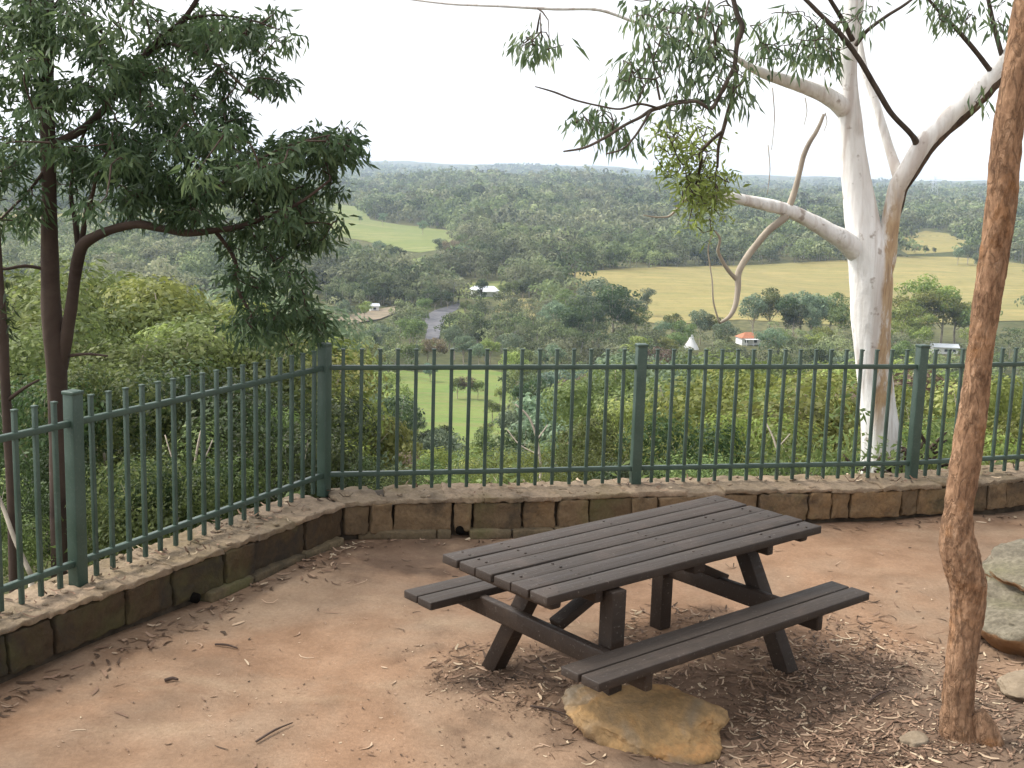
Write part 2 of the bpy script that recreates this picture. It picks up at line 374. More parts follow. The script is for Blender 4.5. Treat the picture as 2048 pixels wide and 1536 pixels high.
# ------------------------------------------------------------------ world and sun
w = bpy.data.worlds.new('World'); S.world = w; w.use_nodes = True
nt = w.node_tree; bg = nt.nodes['Background']
SUN_AZ, SUN_EL = rad(-72), rad(52)
sky = nt.nodes.new('ShaderNodeTexSky'); sky.sky_type = 'NISHITA'; sky.sun_disc = False
sky.sun_elevation = SUN_EL; sky.sun_rotation = SUN_AZ; sky.dust_density = 4.0; sky.air_density = 1.2
tc = nt.nodes.new('ShaderNodeTexCoord'); cn = nt.nodes.new('ShaderNodeTexNoise'); cn.inputs['Scale'].default_value = 2.2; cn.inputs['Detail'].default_value = 4
cr = nt.nodes.new('ShaderNodeValToRGB'); cr.color_ramp.elements[0].color = (5.6, 5.65, 5.8, 1); cr.color_ramp.elements[1].color = (7.0, 7.0, 7.0, 1)
cr.color_ramp.elements[0].position = .3; cr.color_ramp.elements[1].position = .7
mx = nt.nodes.new('ShaderNodeMix'); mx.data_type = 'RGBA'; mx.inputs[0].default_value = .86
nt.links.new(tc.outputs['Generated'], cn.inputs['Vector']); nt.links.new(cn.outputs['Fac'], cr.inputs[0])
SDIR = (math.sin(SUN_AZ) * math.cos(SUN_EL), math.cos(SUN_AZ) * math.cos(SUN_EL), math.sin(SUN_EL))
dp = nt.nodes.new('ShaderNodeVectorMath'); dp.operation = 'DOT_PRODUCT'; dp.inputs[1].default_value = SDIR; nt.links.new(tc.outputs['Generated'], dp.inputs[0])
gl = nt.nodes.new('ShaderNodeMapRange'); gl.interpolation_type = 'SMOOTHSTEP'; gl.inputs[1].default_value = .35; gl.inputs[2].default_value = 1.0; gl.inputs[3].default_value = 1.0; gl.inputs[4].default_value = 5.0
nt.links.new(dp.outputs['Value'], gl.inputs[0])
sz = nt.nodes.new('ShaderNodeSeparateXYZ'); nt.links.new(tc.outputs['Generated'], sz.inputs[0])
zg = nt.nodes.new('ShaderNodeMapRange'); zg.inputs[1].default_value = .12; zg.inputs[2].default_value = .9; zg.inputs[3].default_value = 1.0; zg.inputs[4].default_value = .38
nt.links.new(sz.outputs[2], zg.inputs[0])
gm = nt.nodes.new('ShaderNodeMath'); gm.operation = 'MULTIPLY'; nt.links.new(gl.outputs[0], gm.inputs[0]); nt.links.new(zg.outputs[0], gm.inputs[1]); gl = gm
sc_ = nt.nodes.new('ShaderNodeVectorMath'); sc_.operation = 'SCALE'; nt.links.new(cr.outputs[0], sc_.inputs[0]); nt.links.new(gl.outputs[0], sc_.inputs['Scale'])
nt.links.new(sky.outputs[0], mx.inputs[6]); nt.links.new(sc_.outputs[0], mx.inputs[7]); nt.links.new(mx.outputs[2], bg.inputs['Color'])
bg.inputs['Strength'].default_value = .1
sd = bpy.data.lights.new('sun', 'SUN'); so = bpy.data.objects.new('sun', sd); COL.objects.link(so)
sd.energy = 1.5; sd.angle = rad(10); sd.color = (1, .95, .86)
sdir = Vector((math.sin(SUN_AZ) * math.cos(SUN_EL), math.cos(SUN_AZ) * math.cos(SUN_EL), math.sin(SUN_EL)))
so.rotation_euler = (-sdir).to_track_quat('-Z', 'Y').to_euler()
S.view_settings.view_transform = 'Standard'; S.view_settings.look = 'None'; S.view_settings.gamma = 1
S.view_settings.exposure = 1.22
S.render.engine = 'CYCLES'
S.cycles.use_denoising = True; S.cycles.max_bounces = 6; S.cycles.transparent_max_bounces = 8; S.cycles.volume_bounces = 1
S.render.filter_size = 1.9

# ------------------------------------------------------------------ terrain
_R = np.array([0, 9, 12, 16, 25, 40, 60, 120, 220, 350, 450, 520, 730, 1200, 2000, 3000, 4500, 7000, 9000, 12000.])
_Z = np.array([-.75, -.75, -.9, -2.4, -6.5, -12.5, -18.5, -32, -46, -55, -58, -58, -52, -41, -33, -22, -4, 66, 76, 20.])
_lr = np.linspace(math.log(1.0), math.log(12000), 900)
_lz = np.interp(np.exp(_lr), _R, _Z)
_k = np.hanning(41); _k /= _k.sum(); _lzs = np.convolve(np.pad(_lz, 20, mode='edge'), _k, 'valid')
GUM_Y = 11.6
GUM = at(1762, 945, GUM_Y)
def hz(x, y):
    x = np.asarray(x, float); y = np.asarray(y, float)
    r = np.maximum(np.hypot(x, y), 1.0); az = np.arctan2(x, y)
    z = np.interp(np.log(r), _lr, _lzs)
    A = np.clip((r - 80) / 700, 0, 1)
    z = z + A * (3.2 * np.sin(x / 83 + 1.2) * np.cos(y / 121 + .4) + 2.2 * np.sin(x / 41 + y / 67 + 2))
    B = np.clip((r - 900) / 1500, 0, 1)
    z = z + B * (5 * np.sin(az * 47 + r / 420) + 8 * np.sin(az * 17 + 1) + 5 * np.sin(az * 41 + r / 700) + 4 * np.sin(r / 170 + az * 9))
    z = z + 13 * np.exp(-((r - 1480 - 150 * np.sin(az * 6)) / 170) ** 2) * (.6 + .4 * np.sin(az * 11)) + 17 * np.exp(-((r - 2500 + 300 * np.sin(az * 5 + 2)) / 260) ** 2)
    C = np.clip((r - 4000) / 3000, 0, 1)
    z = z + C * (5 * np.sin(az * 33) + 3 * np.sin(az * 71 + 2)) - C * 8 * (az - -.1) * 3
    back = np.clip((np.abs(az) - rad(55)) / rad(30), 0, 1); back = back * back * (3 - 2 * back)
    z = z * (1 - back) + np.maximum(z, -.75) * back
    z = z + .75 * np.exp(-((x - GUM.x) ** 2 + (y - GUM.y) ** 2) / 3.0)
    return z
def hz1(x, y): return float(hz(x, y))
def hit(px, py, rmax=12000.0):
    d = ray(px, py).normalized(); h = math.hypot(d.x, d.y); s = 10.0; last = s
    while s < rmax:
        p = EYEV + d * s
        if p.z < hz1(p.x, p.y):
            a, b = last, s
            for _ in range(24):
                m = (a + b) / 2; q = EYEV + d * m
                if q.z < hz1(q.x, q.y): b = m
                else: a = m
            q = EYEV + d * b; return Vector((q.x, q.y, hz1(q.x, q.y)))
        last = s; s *= 1.012
    p = EYEV + d * rmax; return Vector((p.x, p.y, hz1(p.x, p.y)))

az = np.concatenate([np.arange(-180, -36, 4.0), np.arange(-36, 36, .3), np.arange(36, 180, 4.0)]) * math.pi / 180
rr = np.exp(np.arange(math.log(2.0), math.log(11000), .03))
AZ, RR = np.meshgrid(az, rr); X = np.sin(AZ) * RR; Y = np.cos(AZ) * RR; Z = hz(X, Y)
n, m = len(rr), len(az); ids = np.arange(n * m).reshape(n, m)
a = ids[:-1, :]; b = ids[1:, :]
Fq = np.stack([a, np.roll(a, -1, 1), np.roll(b, -1, 1), b], -1).reshape(-1, 4)
V = np.stack([X, Y, Z], -1).reshape(-1, 3)
o = link_mesh('terrain', np_mesh('terrain', V, Fq, True), MAT['terrain'])
tag(o, 'wooded slope and valley floor falling away beyond the fence', 'hillside', kind='structure')

# walls: front face lines at the ground
LW = [(-4.1, 2.95), (-2.5, 5.98), (-1.19, 8.47)]
BW = [(-1.19, 8.47), (-.87, 8.64), (.03, 8.77), (1.6, 9.15), (3.05, 9.47), (3.93, 9.76), (4.4, 9.98), (6.6, 11.0), (9.5, 12.6)]
WALL_H, WALL_D = .29, .44
# terrace ground
def inpoly(x, y, P):
    x = np.asarray(x); y = np.asarray(y); c = np.zeros(x.shape, bool); j = len(P) - 1
    for i in range(len(P)):
        xi, yi = P[i]; xj, yj = P[j]
        k = ((yi > y) != (yj > y)) & (x < (xj - xi) * (y - yi) / (yj - yi + 1e-12) + xi)
        c ^= k; j = i
    return c
terr = [(-4.4, 3.1), (-2.72, 6.1), (-1.4, 8.65), (-.9, 8.85), (0, 8.98), (1.55, 9.36), (3.0, 9.68), (3.86, 9.97), (4.3, 10.2), (6.5, 11.2), (9.4, 12.8), (14, 13), (14, -14), (-11, -14), (-11, -6), (-6.5, -1)]
xs = np.arange(-11, 14.01, .09); ys = np.arange(-14, 13.01, .09)
GX, GY = np.meshgrid(xs, ys)
def gz(x, y):
    return .018 * np.sin(x * 1.3 + .6) * np.cos(y * 1.1) + .010 * np.sin(x * 3.1 + y * 2.3) + .006 * np.sin(x * 7 - y * 5.1)
GZ = gz(GX, GY) - .012
ids = np.arange(GX.size).reshape(GX.shape)
Fq = np.stack([ids[:-1, :-1], ids[:-1, 1:], ids[1:, 1:], ids[1:, :-1]], -1).reshape(-1, 4)
cx = (GX[:-1, :-1] + .045).ravel(); cy = (GY[:-1, :-1] + .045).ravel()
Fq = Fq[inpoly(cx, cy, terr)]
V = np.stack([GX, GY, GZ], -1).reshape(-1, 3); used = np.unique(Fq); rm = np.full(len(V), -1); rm[used] = np.arange(len(used))
o = link_mesh('ground', np_mesh('ground', V[used], rm[Fq], True), MAT['dirt'])
tag(o, 'trodden red brown dirt of the lookout clearing', 'ground', kind='structure')

# ------------------------------------------------------------------ low stone walls
def along(P, s):
    for i in range(len(P) - 1):
        a = Vector((*P[i], 0)); b = Vector((*P[i + 1], 0)); L = (b - a).length
        if s <= L or i == len(P) - 2:
            d = (b - a) / L; return a + d * s, d
        s -= L
def length(P): return sum(math.hypot(P[i + 1][0] - P[i][0], P[i + 1][1] - P[i][1]) for i in range(len(P) - 1))
def frame(d):
    n = Vector((-d.y, d.x, 0))                  # away from the terrace (left of the walking direction)
    return n, Matrix((d, n, Vector((0, 0, 1)))).transposed()
def stone_wall(P, label, widths, mat, foot_spans, seed, holes=()):
    rnd = random.Random(seed)
    root = empty('stone_wall', (*P[0], 0), label, 'stone wall')
    inv = Matrix.Translation(Vector((*P[0], 0))).inverted()
    L = length(P); bl = MB(); cp = MB(); ft = MB(); co = MB()
    s = 0.0; i = 0
    while s < L - .05:
        wd = widths[i % len(widths)] * rnd.uniform(.92, 1.08); i += 1
        if s + wd > L - .12: wd = L - s
        p, d = along(P, s + wd / 2); nn, mt = frame(d)
        h = WALL_H - .032; z0 = .03
        two = wd > .4 and rnd.random() < .1
        gap = .011
        tz = [(z0, h)] if not two else [(z0, z0 + (h - z0) * .45), (z0 + (h - z0) * .45, h)]
        for (za, zb) in tz:
            off = rnd.uniform(-.012, .012); hh = zb - za - gap
            bl.rbox(p + nn * (.13 + off) + Vector((0, 0, (za + zb) / 2)), (wd - gap * 1.6, .26, hh), mt @ Matrix.Rotation(rnd.uniform(-.05, .05), 3, 'Z') @ Matrix.Rotation(rnd.uniform(-.03, .03), 3, 'Y'), .011, (10, 3, 7), .015, 15, rnd.uniform(0, 50))
        s += wd
    s = 0.0
    while s < L - .02:                           # dark core seen in the joints
        e = min(s + .5, L); p, d = along(P, (s + e) / 2); nn, mt = frame(d)
        co.rbox(p + nn * .235 + Vector((0, 0, -.17)), (e - s + .03, .36, .84), mt, .01)
        s = e
    s = 0.0
    while s < L - .02:                           # rough top
        wd = rnd.uniform(.28, .62); e = min(s + wd, L); p, d = along(P, (s + e) / 2); nn, mt = frame(d)
        hgt = rnd.uniform(.032, .045)
        cp.rbox(p + nn * (WALL_D / 2 + rnd.uniform(-.014, .008)) + Vector((0, 0, WALL_H - .018 + rnd.uniform(-.008, .008))), (e - s + .012, WALL_D + .005, hgt), mt @ Matrix.Rotation(rnd.uniform(-.02, .02), 3, 'X') @ Matrix.Rotation(rnd.uniform(-.015, .015), 3, 'Y'), .010, (16, 12, 1), .015, 17, rnd.uniform(0, 50))
        s = e
    for k in range(int(L * 9)):                 # crumbled mortar and chips on the top
        s_ = rnd.uniform(0, L); p, d = along(P, s_); nn, mt = frame(d); q = rnd.uniform(.012, .04)
        cp.rbox(p + nn * rnd.uniform(.02, WALL_D - .03) + Vector((0, 0, WALL_H + .006)), (q * rnd.uniform(.8, 1.8), q, q * .45), mt @ Matrix.Rotation(rnd.uniform(0, 3), 3, 'Z'), q * .2, (1, 1, 1), .008, 20, rnd.uniform(0, 50))
    for (a, b) in foot_spans:
        s = a
        while s < b:
            e = min(s + rnd.uniform(.3, .7), b); p, d = along(P, (s + e) / 2); nn, mt = frame(d)
            ft.rbox(p + nn * .06 + Vector((0, 0, .015)), (e - s - .008, .21, .07), mt @ Matrix.Rotation(rnd.uniform(-.02, .02), 3, 'Z'), .014, (6, 2, 1), .010, 9, rnd.uniform(0, 50))
            s = e
    bl.build('block_course', mat, root, inv=inv); co.build('mortar_core', MAT['mortar'], root, inv=inv)
    cp.build('coping', MAT['coping'], root, inv=inv)
    if ft.v: ft.build('footing', MAT['footing'], root, inv=inv)
    for s_ in holes:
        p, d = along(P, s_); nn, mt = frame(d); h_ = MB()
        h_.tube([p - nn * .03 + Vector((0, 0, .045)), p + nn * .1 + Vector((0, 0, .05))], [.032, .032], 12, sub=1)
        h_.build('drain_hole_plug', MAT['drain'], root, inv=inv)  # solid black plug; the hole's darkness is put into its colour
    return root
stone_wall(LW, 'low mossy sandstone wall under the sloping left run of fence, its face in shade', [.42, .3, .52, .36, .46, .27, .55], MAT['stone_shaded'], [(4.78, 6.2)], 3, holes=(4.68,))
stone_wall(BW, 'low sandstone wall curving behind the picnic table under the straight run of fence', [.20, .17, .42, .16, .40, .29, .24, .36, .22, .5, .33, .46], MAT['stone'], [(.12, .82), (.95, 2.2)], 5, holes=(.88,))

# ------------------------------------------------------------------ steel fence
FL = [Vector((-3.49, 4.39, 0)), Vector((-2.437, 6.586, 0)), Vector((-1.384, 8.780, 0))]
FB = [Vector((-1.384, 8.780, 0)), Vector((.999, 9.307, 0)), Vector((3.348, 9.802, 0)), Vector((5.66, 10.62, 0)), Vector((7.8, 11.75, 0))]
ZB, ZT = .255, 1.395
def post(root, p, d, inv):
    nn, mt = frame(d); m = MB()
    m.rbox(p + Vector((0, 0, (ZB + ZT) / 2)), (.078, .078, ZT - ZB), mt, .006)
    m.rbox(p + Vector((0, 0, ZT + .006)), (.088, .088, .022), mt, .006)
    m.build('post', MAT['fence'], root, inv=inv)
def fence(P, label, with_first):
    root = empty('picket_fence', P[0], label, 'fence'); inv = Matrix.Translation(P[0]).inverted()
    for i in range(len(P)):
        d = (P[min(i + 1, len(P) - 1)] - P[max(i - 1, 0)]).normalized()
        if i == 0: d = (P[1] - P[0]).normalized()
        if i > 0 or with_first: post(root, P[i], d, inv)
        if i == len(P) - 1: break
        a, b = P[i], P[i + 1]; d = (b - a).normalized(); L = (b - a).length; nn, mt = frame(d)
        for z in (ZB + .165, ZT - .165):
            r_ = MB(); r_.rbox((a + b) / 2 + Vector((0, 0, z)), (L - .074, .036, .036), mt, .005); r_.build('rail', MAT['fence'], root, inv=inv)
        for k in range(1, 18):
            p = a + (b - a) * (k / 18); m = MB()
            z0, z1 = ZB + .045, ZT - .03
            tl = Matrix.Rotation(U(-.006, .006), 3, 'X') @ Matrix.Rotation(U(-.006, .006), 3, 'Y')
            m.rbox(p + Vector((0, 0, (z0 + z1) / 2)), (.026, .026, z1 - z0), mt @ tl, .005)
            m.rbox(p + Vector((0, 0, z1)), (.031, .031, .012), mt @ tl, .003)
            m.build('picket', MAT['fence'], root, inv=inv)
    return root
fence(FL, 'green steel picket fence along the left wall, ending at the corner post', True)
fence(FB, 'green steel picket fence along the back wall, right of the corner post', False)

# ------------------------------------------------------------------ picnic table
TX, TY, YAW = .735, 6.298, .702
TL, TW, BO, BWD, BL_, ZS = 2.106, .809, .6275, .2574, 2.078, .454
tb = empty('picnic_table', (TX, TY, 0), 'dark brown slatted picnic table with two fixed benches on the dirt', 'picnic table', YAW)
def part(name, fn, mat='wood'):
    m = MB(); fn(m); return m.build(name, MAT[mat], tb)
def tabletop(m):
    pw = TW / 6
    for i in range(6):
        y = -TW / 2 + pw * (i + .5)
        m.rbox((U(-.006, .006), y, .75 - .0225 + U(-.0015, .0015)), (TL + U(-.012, .012), pw - .012, .045), Matrix.Rotation(U(-.003, .003), 3, 'Y') @ Matrix.Rotation(U(-.012, .012), 3, 'X'), .006, (8, 1, 1), .0025, 3, i * 7.3)
        for u in (-.95, -.69, .06, .62, .95):
            for q in (-.03, .03): m.tube([(u, y + q, .748), (u, y + q, .7525)], [.0075, .007], 8, sub=1)
part('tabletop', tabletop)
def bench(sy):
    def f(m):
        pw = BWD / 2
        for i in range(2):
            y = sy * BO - BWD / 2 + pw * (i + .5)
            m.rbox((U(-.006, .006), y, ZS - .022), (BL_, pw - .010, .044), None, .006, (4, 1, 1), .0015, 3, i * 5.1 + sy)
    return f
part('bench_seat', bench(-1)); part('bench_seat', bench(1))
def bar(m, a, b, wx, wy, r=.006):
    a = Vector(a); b = Vector(b); z = (b - a).normalized(); x = Vector((1, 0, 0)) if abs(z.x) < .8 else Vector((0, 1, 0))
    x = (x - z * x.dot(z)).normalized(); y = z.cross(x); m.rbox((a + b) / 2, (wx, wy, (b - a).length), Matrix((x, y, z)).transposed(), r)
for u, sv in ((-.62, 1), (.69, -1)):
    part('leg', lambda m: bar(m, (u, sv * .10, .70), (u, sv * .50, -.02), .09, .095), 'wood_under')
    part('leg', lambda m: m.rbox((-sv * .60, -sv * .385, .34), (.092, .092, .72), None, .006), 'wood_under')
for u in (-.62, .69):
    part('crossbeam', lambda m: bar(m, (u - .075 if u < 0 else u - .075, -.74, .375), (u - .075, .74, .375), .05, .105, .012), 'wood_under')
    part('cleat', lambda m: bar(m, (u - .07, -.38, .675), (u - .07, .38, .675), .05, .058, .008), 'wood_under')
part('cleat', lambda m: bar(m, (.06, -.36, .675), (.06, .36, .675), .09, .058, .008), 'wood_under')
for u0, u1 in ((-.62, -.02), (.69, .14)):
    part('brace', lambda m: bar(m, (u0, 0, .40), (u1, 0, .66), .085, .05), 'wood_under')
for u in (-.95, .95):
    part('cleat', lambda m: bar(m, (u, -.36, .682), (u, .36, .682), .07, .044, .015), 'wood_under')

# ------------------------------------------------------------------ rocks
def rock(name, loc, size, mat, label, rz=0, tilt=(0, 0), seed=0, sub=6, flat=.6, rough=.16, cuts=()):
    bm = bmesh.new(); bmesh.ops.create_icosphere(bm, subdivisions=sub, radius=1)
    for v in bm.verts:
        p = v.co.copy()
        p.z = math.copysign(abs(p.z) ** flat, p.z); 
        k = 1 + rough * noise.noise(p * 1.3 + Vector((seed, 0, seed))) * 2 + rough * .6 * noise.noise(p * 3.1 + Vector((0, seed, 1))) + rough * .28 * noise.noise(p * 8 + Vector((seed, 2, 0))) + rough * .14 * noise.noise(p * 19 + Vector((2, seed, 5))) - rough * .5 * max(0, .06 - abs(noise.noise(p * 2.3 + Vector((seed, 9, 3))))) * 6
        p *= k
        for (nx, ny, nz, dd) in cuts:
            e = Vector((nx, ny, nz)).normalized(); q = p.dot(e)
            if q > dd: p -= e * (q - dd) * .92
        v.co = Vector((p.x * size[0] / 2, p.y * size[1] / 2, p.z * size[2] / 2))
    me = bpy.data.meshes.new(name); bm.to_mesh(me); bm.free()
    me.polygons.foreach_set('use_smooth', [True] * len(me.polygons))
    o = link_mesh(name, me, MAT[mat]); o.location = loc; o.rotation_euler = (tilt[0], tilt[1], rz)
    tag(o, label, 'rock'); return o
rock('boulder', (.73, 5.50, .035), (.76, .50, .28), 'rock_orange', 'orange sandstone boulder lying in front of the near bench', rz=-.12, tilt=(.20, .10), seed=4.2, flat=.42, rough=.15, cuts=((0, 0, 1, .78), (-.2, -.5, .9, .82)))
rock('boulder', (3.68, 7.1, -.02), (1.55, 1.15, .46), 'rock_grey', 'lower grey sandstone slab right of the brown trunk', rz=.35, tilt=(-.05, .04), seed=9.1, flat=.45, rough=.12)
rock('boulder', (3.80, 7.5, .22), (1.5, 1.15, .32), 'rock_grey', 'upper lichened grey slab lying on the lower slab', rz=.5, tilt=(.08, -.10), seed=2.7, flat=.45, rough=.12)
rock('boulder', (2.98, 6.22, -.02), (.55, .42, .16), 'rock_sand', 'flat sandy rock set in the dirt right of the brown trunk', rz=.2, seed=6.6, rough=.12)
rock('stone', (2.03, 5.57, -.02), (.16, .11, .07), 'rock_sand', 'small pale stone just left of the foot of the brown trunk', rz=.3, seed=1.6, sub=4)

# ------------------------------------------------------------------ brown trunk
BT_Y = 5.63
edges = [(1510, 1868, 2000), (1490, 1874, 1975), (1463, 1878, 1955), (1405, 1884, 1948), (1327, 1891, 1953), (1268, 1899, 1961), (1209, 1901, 1971), (1170, 1899, 1973), (1131, 1887, 1963), (1092, 1879, 1953), (1065, 1881, 1947), (1014, 1890, 1946), (936, 1899, 1959), (812, 1920, 1976), (695, 1937, 1986), (578, 1951, 2005), (430, 1971, 2029), (273, 1986, 2043), (117, 2012, 2068), (0, 2030, 2084), (-200, 2060, 2110), (-500, 2090, 2135), (-900, 2120, 2155)]
pts = []; rds = []
for (yy, xl, xr) in edges:
    q = at((xl + xr) / 2, yy, BT_Y); pts.append(q); rds.append((xr - xl) / 2 / F * BT_Y * 1.01)
pts.insert(0, pts[0] + Vector((0, 0, -.12))); rds.insert(0, rds[0] * 1.12)
BTROOT = Vector((pts[1].x, BT_Y, 0))
bt = empty('gum_tree', BTROOT, 'slender rough barked brown tree with a kinked trunk standing right of the picnic table', 'tree')
inv = Matrix.Translation(BTROOT).inverted()
m = MB(); m.tube(pts, rds, 72, .075, 38, 20)
m.tube([at(1950, 1425, BT_Y - .02), at(1968, 1462, BT_Y - .05), at(1985, 1495, BT_Y - .07), at(1993, 1520, BT_Y - .08)], [.05, .062, .06, .05], 14, .25, 9, 4)
m.build('trunk', MAT['bark_brown'], bt, inv=inv)
m = MB()
m.tube([pts[-4], pts[-4] + Vector((.4, .3, .8)), pts[-4] + Vector((1.0, .5, 1.3))], [.05, .035, .02], 8, .1, 8, 4)
m.tube([pts[-2], pts[-2] + Vector((-.3, .5, .7)), pts[-2] + Vector((-.7, .9, 1.2))], [.04, .03, .015], 8, .1, 8, 4)
m.build('limb', MAT['bark_brown'], bt, inv=inv)

# ------------------------------------------------------------------ leaves
def leaf_cloud(anchors, n_leaf, spread, ln, wd, rng, droop=.75, len_var=.35):
    """hanging lance shaped leaves around anchor points: (V, F) of folded rhombs"""
    A = np.repeat(np.asarray(anchors), n_leaf, 0); N = len(A)
    off = rng.normal(size=(N, 3)); off /= np.linalg.norm(off, axis=1)[:, None]; off *= (rng.random((N, 1)) ** .5) * spread
    off[:, 2] *= .75
    base = A + off
    ax = rng.normal(size=(N, 3)); ax /= np.linalg.norm(ax, axis=1)[:, None]
    ax = ax * (1 - droop) + np.array([0, 0, -1]) * droop + off / spread * .35
    ax /= np.linalg.norm(ax, axis=1)[:, None]
    sd_ = np.cross(ax, rng.normal(size=(N, 3))); sd_ /= np.linalg.norm(sd_, axis=1)[:, None]
    nr = np.cross(ax, sd_)
    L = ln * (1 + len_var * rng.uniform(-1, 1, (N, 1))); Wd = wd * (1 + .25 * rng.uniform(-1, 1, (N, 1)))
    bend = rng.uniform(-.14, .14, (N, 1)) * L
    v0 = base; v1 = base + ax * L * .42 + sd_ * Wd * .5 + nr * bend * .6; v3 = base + ax * L * .42 - sd_ * Wd * .5 + nr * bend * .6
    v2 = base + ax * L + nr * bend * -.6
    V = np.stack([v0, v1, v2, v3], 1).reshape(-1, 3); Fq = np.arange(N * 4).reshape(N, 4)
    return V, Fq

def grow(anchors, skeleton, r_tip, mb, rng, seg=4, sag=.04):
    """join every anchor to the nearest wood already there with thin twigs"""
    nodes = [Vector(s) for s in skeleton]; arr = np.array([tuple(s) for s in nodes])
    A = np.array([tuple(a) for a in anchors])
    order = np.argsort([np.min(np.linalg.norm(arr - a, axis=1)) for a in A])
    for i in order:
        a = A[i]; d = np.linalg.norm(arr - a, axis=1); j = int(np.argmin(d)); L = d[j]
        if L < .03: continue
        b = arr[j]; mid = (a + b) / 2 + rng.normal(size=3) * L * .10 + np.array([0, 0, sag * L])
        mb.tube([Vector(b), Vector(mid), Vector(a)], [r_tip * (1 + min(L, .8) * 1.6), r_tip * 1.1, r_tip * .55], seg, 0, sub=2, closed_ends=False)
        extra = [mid, (mid + a) / 2, a]
        arr = np.vstack([arr, extra])

def clumps(cx, cy, rx, ry, n, y, dy, rng, per=4, sp=17):
    out = []
    for c_ in blob(cx, cy, rx, ry, max(1, round(n / per)), y, dy, rng):
        u, v = proj(c_)
        out += blob(u, v, sp, sp * .8, per, c_.y, .07, rng)
    return out
def blob(cx, cy, rx, ry, n, y, dy, rng, rot=0.0):
    out = []
    for _ in range(n):
        a = rng.uniform(0, 2 * math.pi); q = math.sqrt(rng.uniform(0, 1))
        ex, ey = rx * q * math.cos(a), ry * q * math.sin(a); c_, s_ = math.cos(rot), math.sin(rot)
        out.append(at(cx + ex * c_ - ey * s_, cy + ex * s_ + ey * c_, y + rng.normal() * dy))
    return out

def px_tube(mb, L, y0, y1=None, seg=8, rough=.06, sub=5, freq=4, skel=None):
    """limb through (px, py, width px) points, going from distance y0 to y1"""
    y1 = y0 if y1 is None else y1; n = len(L); P = []; R = []
    for i, (x, y, w_) in enumerate(L):
        d = y0 + (y1 - y0) * i / (n - 1); P.append(at(x, y, d)); R.append(w_ / 2 / F * d)
    mb.tube(P, R, seg, rough, freq, sub)
    if skel is not None:
        PP, _ = catmull(P, R, 6); skel += PP

# ------------------------------------------------------------------ left tree
LY = 9.2
rng = np.random.default_rng(11)
lroot = at(118, 1150, LY); lroot.z = hz1(lroot.x, lroot.y) - .1
lt = empty('gum_tree', lroot, 'dark brown barked gum with two stems and drooping dark leaves behind the left fence', 'tree')
inv = Matrix.Translation(lroot).inverted(); sk = []
m = MB()
base_pts = [(126, 1250, 44), (122, 1000, 42), (118, 860, 40), (114, 750, 40), (108, 680, 42), (101, 600, 39), (99, 480, 32), (98, 391, 29), (96, 273, 28), (93, 195, 27), (93, 0, 27), (88, -200, 24), (80, -420, 20), (70, -700, 12)]
px_tube(m, base_pts, LY, LY, 16, .08, 6, 6, sk)
m.build('trunk', MAT['bark_left'], lt, inv=inv)
m = MB()
px_tube(m, [(116, 770, 26), (130, 690, 27), (143, 610, 25), (152, 540, 23), (163, 495, 24), (185, 476, 20), (219, 461, 18), (273, 449, 17), (324, 457, 16), (375, 466, 15), (430, 461, 12), (485, 452, 12), (540, 430, 9), (600, 405, 6), (660, 360, 4)], LY + .03, LY - .5, 12, .12, 5, 6, sk)
px_tube(m, [(158, 505, 16), (150, 440, 11), (142, 390, 9), (150, 320, 8), (170, 262, 6)], LY, LY + .3, 8, .1, 4, 6, sk)
px_tube(m, [(163, 490, 13), (172, 430, 10), (186, 385, 8), (196, 340, 6), (230, 280, 5)], LY, LY - .4, 8, .1, 4, 6, sk)
px_tube(m, [(100, 290, 14), (150, 268, 16), (188, 240, 15), (222, 200, 14), (250, 164, 13), (297, 102, 13), (336, 66, 12), (367, 39, 10), (400, -10, 9), (450, -90, 6)], LY, LY - .3, 10, .1, 5, 6, sk)
px_tube(m, [(297, 102, 8), (340, 88, 7), (400, 110, 6), (460, 150, 4), (520, 200, 3)], LY - .15, LY - .6, 6, .1, 4, 6, sk)
px_tube(m, [(367, 39, 7), (430, 30, 5), (500, 40, 4), (560, 60, 2.5)], LY - .2, LY - .4, 6, .1, 4, 6, sk)
px_tube(m, [(430, 461, 9), (470, 520, 8), (480, 590, 7), (520, 640, 5), (560, 660, 3)], LY - .2, LY - .2, 6, .1, 4, 6, sk)
px_tube(m, [(375, 466, 8), (430, 380, 7), (500, 330, 6), (580, 290, 4), (660, 270, 3)], LY - .2, LY - .7, 6, .1, 4, 6, sk)
px_tube(m, [(96, 250, 10), (60, 200, 7), (20, 120, 5), (-40, 60, 4)], LY, LY + .2, 6, .1, 4, 6, sk)
px_tube(m, [(97, 330, 9), (60, 380, 6), (30, 410, 5), (0, 440, 4)], LY, LY - .3, 6, .1, 4, 6, sk)
px_tube(m, [(98, 540, 8), (50, 532, 7), (0, 538, 6), (-60, 520, 4)], LY, LY - .2, 6, .1, 4, 6, sk)
px_tube(m, [(135, 712, 8), (175, 708, 6), (215, 712, 4)], LY, LY - .2, 6, .1, 4, 6, sk)
px_tube(m, [(93, 40, 10), (150, -40, 8), (230, -110, 6)], LY, LY - .2, 6, .1, 4, 6, sk)
